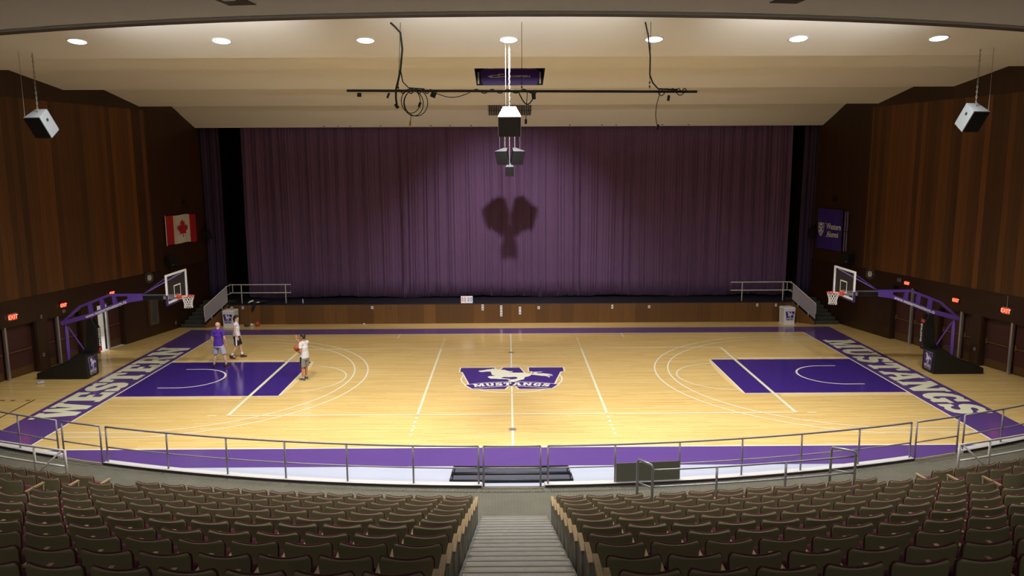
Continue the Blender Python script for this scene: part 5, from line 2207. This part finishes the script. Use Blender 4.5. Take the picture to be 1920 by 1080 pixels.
def figure(label, loc, rz, J, skin, hair, top, bottom, shoes, socks, woman=False):
    t = thing('person', label, 'person', loc, rz)
    V = Vector
    b = MB()
    hw = .92 if woman else 1.0
    # trunk
    P = J['pelvis']
    ch = J['chest']
    nk = J['neck']
    cap(b, V(P) - V((0, 0, .06)), P, .135, .15 * hw, (1, .72))
    cap(b, P, V(P).lerp(V(ch), .5), .145 * hw, .132 * hw, (1, .72))
    cap(b, V(P).lerp(V(ch), .5), ch, .132 * hw, .165 * hw, (1, .66))
    cap(b, ch, V(ch) + (V(nk) - V(ch)) * .75, .165 * hw, .10, (1, .62))
    cap(b, V(nk) - V((0, 0, .06)), V(nk) + V((0, .01, .08)), .058 * hw, .052 * hw)
    # head
    hd = V(J['head'])
    hy = J.get('hyaw', 0)
    Rz = Matrix.Rotation(hy, 3, 'Z')
    H = lambda x, y, z: hd + Rz @ V((x, y, z))
    sc = .95 if woman else 1.0
    cap(b, H(0, -.02, .02), H(0, .012, .015), .088 * sc, .086 * sc, (.88, 1.1), (1, 0, 0))
    cap(b, H(0, .02, -.02), H(0, .035, -.085), .070 * sc, .042 * sc, (.92, .95), (1, 0, 0))
    cap(b, H(0, .088, .0), H(0, .108, -.03), .010, .015, n=8)            # nose
    cap(b, H(0, .082, -.060), H(0, .084, -.064), .018, .018, (1.1, .5), n=8)   # lips
    cap(b, H(0, .072, -.095), H(0, .074, -.098), .020, .016, n=8)          # chin
    cap(b, H(-.03, .080, .030), H(.03, .080, .030), .012, .012, n=8)       # brow
    for sx in (-1, 1):
        cap(b, H(sx * .080 * sc, -.008, .02), H(sx * .084 * sc, -.012, -.03), .018, .012, (.5, 1.2), (1, 0, 0), n=8)
    for sd in ('L', 'R'):
        sx = -1 if sd == 'L' else 1
        hp, kn, an = (V(J[k + sd]) for k in ('hip', 'knee', 'ank'))
        sh, el, wr = (V(J[k + sd]) for k in ('sh', 'el', 'wr'))
        cap(b, hp, kn, .080 * hw, .056 * hw)
        cap(b, kn, kn.lerp(an, .35) + V((0, -.012, 0)), .054 * hw, .056 * hw)
        cap(b, kn.lerp(an, .35) + V((0, -.012, 0)), an, .056 * hw, .036 * hw)
        ft = V(J['ft' + sd])
        cap(b, an, an + V((0, 0, -.04)), .036, .038)
        cap(b, an + V((0, 0, -.035)) - ft * .03, an + V((0, 0, -.05)) + ft * .14, .036, .032, (1, .7), (ft.y, -ft.x, 0))
        cap(b, V(nk) + V((sx * .04, 0, -.05)), sh, .042, .052 * hw)
        cap(b, sh, el, .054 * hw, .040 * hw)
        cap(b, el, el.lerp(wr, .35), .040 * hw, .041 * hw)
        cap(b, el.lerp(wr, .35), wr, .041 * hw, .027 * hw)
        hd_ = J['hand' + sd]
        hand(b, wr, hd_[0], hd_[1], hd_[2], hd_[3], .93 if woman else 1.0)
    fuse(b, 'body', skin, t, .006, 2)
    # face details
    for sx in (-1, 1):
        m = MB()
        m.sphere(H(sx * .030, .079, .012), (.012, .007, .007), 0, 10)
        m.build('eye', M['white'], t, smooth=True)
        m = MB()
        m.sphere(H(sx * .030, .084, .012), (.006, .004, .006), 0, 8)
        m.build('pupil', M['hair_dark'], t, smooth=True)
    m = MB()
    m.sphere(H(0, .100, -.062), (.022, .005, .006), 0, 10)
    m.build('mouth', mat('lips', srgb(170, 90, 84), .5), t, smooth=True)
    # hair
    if hair == 'ponytail':
        m = MB()
        cap(m, H(0, -.035, .03), H(0, -.002, .055), .092, .090, (.98, 1.05), (1, 0, 0))
        cap(m, H(-.07, -.02, .0), H(-.068, -.03, -.04), .026, .02)
        cap(m, H(.07, -.02, .0), H(.068, -.03, -.04), .026, .02)
        cap(m, H(0, -.12, .05), H(0, -.155, -.03), .035, .042)
        cap(m, H(0, -.155, -.03), H(0, -.13, -.20), .042, .018)
        fuse(m, 'hair', M['hair_dark'], t, .008, 3)
    elif hair == 'short':
        m = MB()
        cap(m, H(0, -.03, .035), H(0, .012, .05), .090, .082, (.95, 1.1), (1, 0, 0))
        cap(m, H(0, -.055, -.02), H(0, -.05, -.05), .075, .06, (.98, .6), (1, 0, 0))
        fuse(m, 'hair', M['hair_dark'], t, .008, 3)
    # shirt
    g = .022
    m = MB()
    hem = V(P) + V((0, 0, -.10 if not woman else -.03))
    cap(m, hem, V(P).lerp(V(ch), .4), .205 * hw, .172 * hw, (1, .80), ends=False)
    cap(m, V(P).lerp(V(ch), .38), ch, .168 * hw, .182 * hw, (1, .72), ends=False)
    cap(m, V(ch) - V((0, 0, .02)), V(ch) + (V(nk) - V(ch)) * .72, .182 * hw, .125, (1, .66), ends=False)
    cap(m, V(J['shL']).lerp(V(J['shR']), .14) + V((0, 0, -.03)), V(J['shL']).lerp(V(J['shR']), .86) + V((0, 0, -.03)), .078 * hw, .078 * hw)
    cap(m, V(nk) + V((0, 0, -.09)), V(nk) + V((0, 0, -.005)), .098 * hw, .070 * hw, (1, .9), ends=False)
    for sx, sd in ((-1, 'L'), (1, 'R')):
        sh, el = V(J['sh' + sd]), V(J['el' + sd])
        cap(m, V(nk) + V((sx * .045, 0, -.045)), sh, .058, .066 * hw)
        if not woman:
            cap(m, sh, sh.lerp(el, .62), .066, .072, ends=False)
            cap(m, sh, sh.lerp(el, .15), .068, .070)
    fuse(m, 'shirt', top, t, .009, 14)
    # shorts
    m = MB()
    cap(m, V(P) + V((0, 0, -.16)), V(P) + V((0, 0, .03)), .200 * hw, .178 * hw, (1, .78), ends=False)
    for sd in ('L', 'R'):
        hp, kn = V(J['hip' + sd]), V(J['knee' + sd])
        cap(m, hp + V((0, 0, -.03)), hp.lerp(kn, .93), .100, .110 if not woman else .100, (1, 1.05), ends=False)
    fuse(m, 'shorts', bottom[0], t, .009, 8)
    if bottom[1]:
        for sd in ('L', 'R'):
            sx = -1 if sd == 'L' else 1
            hp, kn = V(J['hip' + sd]), V(J['knee' + sd])
            m = MB()
            a0 = hp + V((sx * .098, 0, .0))
            a1 = hp.lerp(kn, .90) + V((sx * .105, 0, 0))
            m.hexa([a1 + V((-.012, -.028, 0)), a1 + V((.012, -.028, 0)), a1 + V((.012, .028, 0)), a1 + V((-.012, .028, 0))],
                   [a0 + V((-.012, -.028, 0)), a0 + V((.012, -.028, 0)), a0 + V((.012, .028, 0)), a0 + V((-.012, .028, 0))])
            m.build('side_stripe', bottom[1], t)
    # socks and shoes
    for sd in ('L', 'R'):
        an, kn, ft = V(J['ank' + sd]), V(J['knee' + sd]), V(J['ft' + sd])
        if socks:
            m = MB()
            cap(m, an, an.lerp(kn, socks), .043, .047, ends=False)
            m.build('sock', M['white'], t, smooth=True)
        m = MB()
        tl = V(J.get('tilt' + sd, (0, 0, 0)))
        heel = an + V((0, 0, -.045)) - ft * .04
        toe = an + V((0, 0, -.055)) + ft * .15 + tl
        side = (ft.y, -ft.x, 0)
        cap(m, heel, heel.lerp(toe, .6), .050, .050, (1, .9), side)
        cap(m, heel.lerp(toe, .5), toe, .050, .043, (1, .75), side)
        cap(m, an + V((0, 0, -.005)), heel.lerp(toe, .55) + V((0, 0, .012)), .050, .044, (1, .9), side)
        cap(m, an + V((0, 0, .005)), heel + V((0, 0, .02)), .048, .050)
        sh_ = fuse(m, 'shoe', shoes[0], t, .007, 2)
        m = MB()
        d_ = V((0, 0, -.033))
        cap(m, heel + d_, toe + d_ + V((0, 0, .004)), .049, .046, (1, .22), side)
        m.build('sole', shoes[1], sh_, smooth=True)
    return t


down = (0, 0.1, -1)
# man in purple shirt, seen from behind
figure('bald person in purple t-shirt and grey shorts standing with back turned on the key', (-11.43, 1.60, 0), radians(-8), dict(
    pelvis=(0, 0, .97), chest=(0, .01, 1.30), neck=(0, .0, 1.53), head=(0, .02, 1.68), hyaw=radians(-35),
    hipL=(-.10, 0, .93), kneeL=(-.17, .03, .51), ankL=(-.235, -.01, .09), ftL=(-.35, .94, 0),
    hipR=(.10, 0, .93), kneeR=(.19, .02, .51), ankR=(.25, .04, .09), ftR=(.55, .83, 0),
    shL=(-.195, 0, 1.44), elL=(-.26, -.03, 1.16), wrL=(-.25, .05, .92), handL=((0.02, .15, -1), (1, 0, 0), (0, 1, 0), .35),
    shR=(.195, 0, 1.44), elR=(.28, -.04, 1.17), wrR=(.29, .06, .93), handR=((0, .2, -1), (-1, 0, 0), (0, 1, 0), .5)),
    M['skin_pale'], None, M['shirt_purple'], (M['cloth_grey'], None), (M['shoe_dark'], M['shoe_red']), 0)
# woman walking, body towards the right
figure('person with ponytail in white jersey and black shorts, red shoes, walking beside the key', (-11.22, 3.05, 0), radians(-78), dict(
    pelvis=(0, 0, .98), chest=(0, .02, 1.30), neck=(0, .01, 1.52), head=(0, .035, 1.665), hyaw=radians(-38),
    hipL=(-.09, 0, .94), kneeL=(-.11, .10, .53), ankL=(-.10, .17, .10), ftL=(-.1, 1, 0),
    hipR=(.09, 0, .94), kneeR=(.10, .0, .53), ankR=(.10, -.24, .13), ftR=(.25, .95, 0), tiltR=(0, 0, -.03),
    shL=(-.165, 0, 1.43), elL=(-.20, -.02, 1.15), wrL=(-.19, .09, .92), handL=((0, .2, -1), (1, 0, 0), (0, 1, 0), .35),
    shR=(.165, -.02, 1.43), elR=(.20, -.04, 1.15), wrR=(.21, .05, .91), handR=((0, .2, -1), (-1, 0, 0), (0, 1, 0), .35)),
    M['skin_pale'], 'ponytail', M['cloth_white'], (M['cloth_black'], M['white']), (M['shoe_dark'], M['shoe_red']), .28, True)
# man holding the ball, one hand raised
figure('dark-haired person in light grey t-shirt and grey shorts raising a hand beside the key', (-7.60, -.30, 0), radians(62), dict(
    pelvis=(0, 0, .94), chest=(0, .01, 1.25), neck=(0, .02, 1.46), head=(0, .05, 1.605), hyaw=radians(8),
    hipL=(-.10, 0, .90), kneeL=(-.11, .02, .49), ankL=(-.12, .0, .09), ftL=(-.1, 1, 0),
    hipR=(.10, 0, .90), kneeR=(.10, .03, .49), ankR=(.09, .05, .09), ftR=(.15, .98, 0),
    shL=(-.185, 0, 1.39), elL=(-.23, -.03, 1.12), wrL=(-.13, .20, 1.06), handL=((.55, .8, -.1), (.2, .0, 1), (-.6, .5, .4), .45),
    shR=(.185, .02, 1.39), elR=(.17, .27, 1.26), wrR=(.10, .43, 1.46), handR=((0, .1, 1), (0, 1, 0), (-1, 0, 0), .12)),
    M['skin_tan'], 'short', M['cloth_lightgrey'], (M['cloth_midgrey'], M['cloth_black']), (M['shoe_grey'], M['white']), .09)
# the ball rests in the left palm against the belly
_rz = radians(62)
_p = Matrix.Rotation(_rz, 3, 'Z') @ Vector((-.045, .29, 1.175))
ball((-7.60 + _p.x, -.30 + _p.y, _p.z), 'orange basketball held at the waist by the person in light grey')
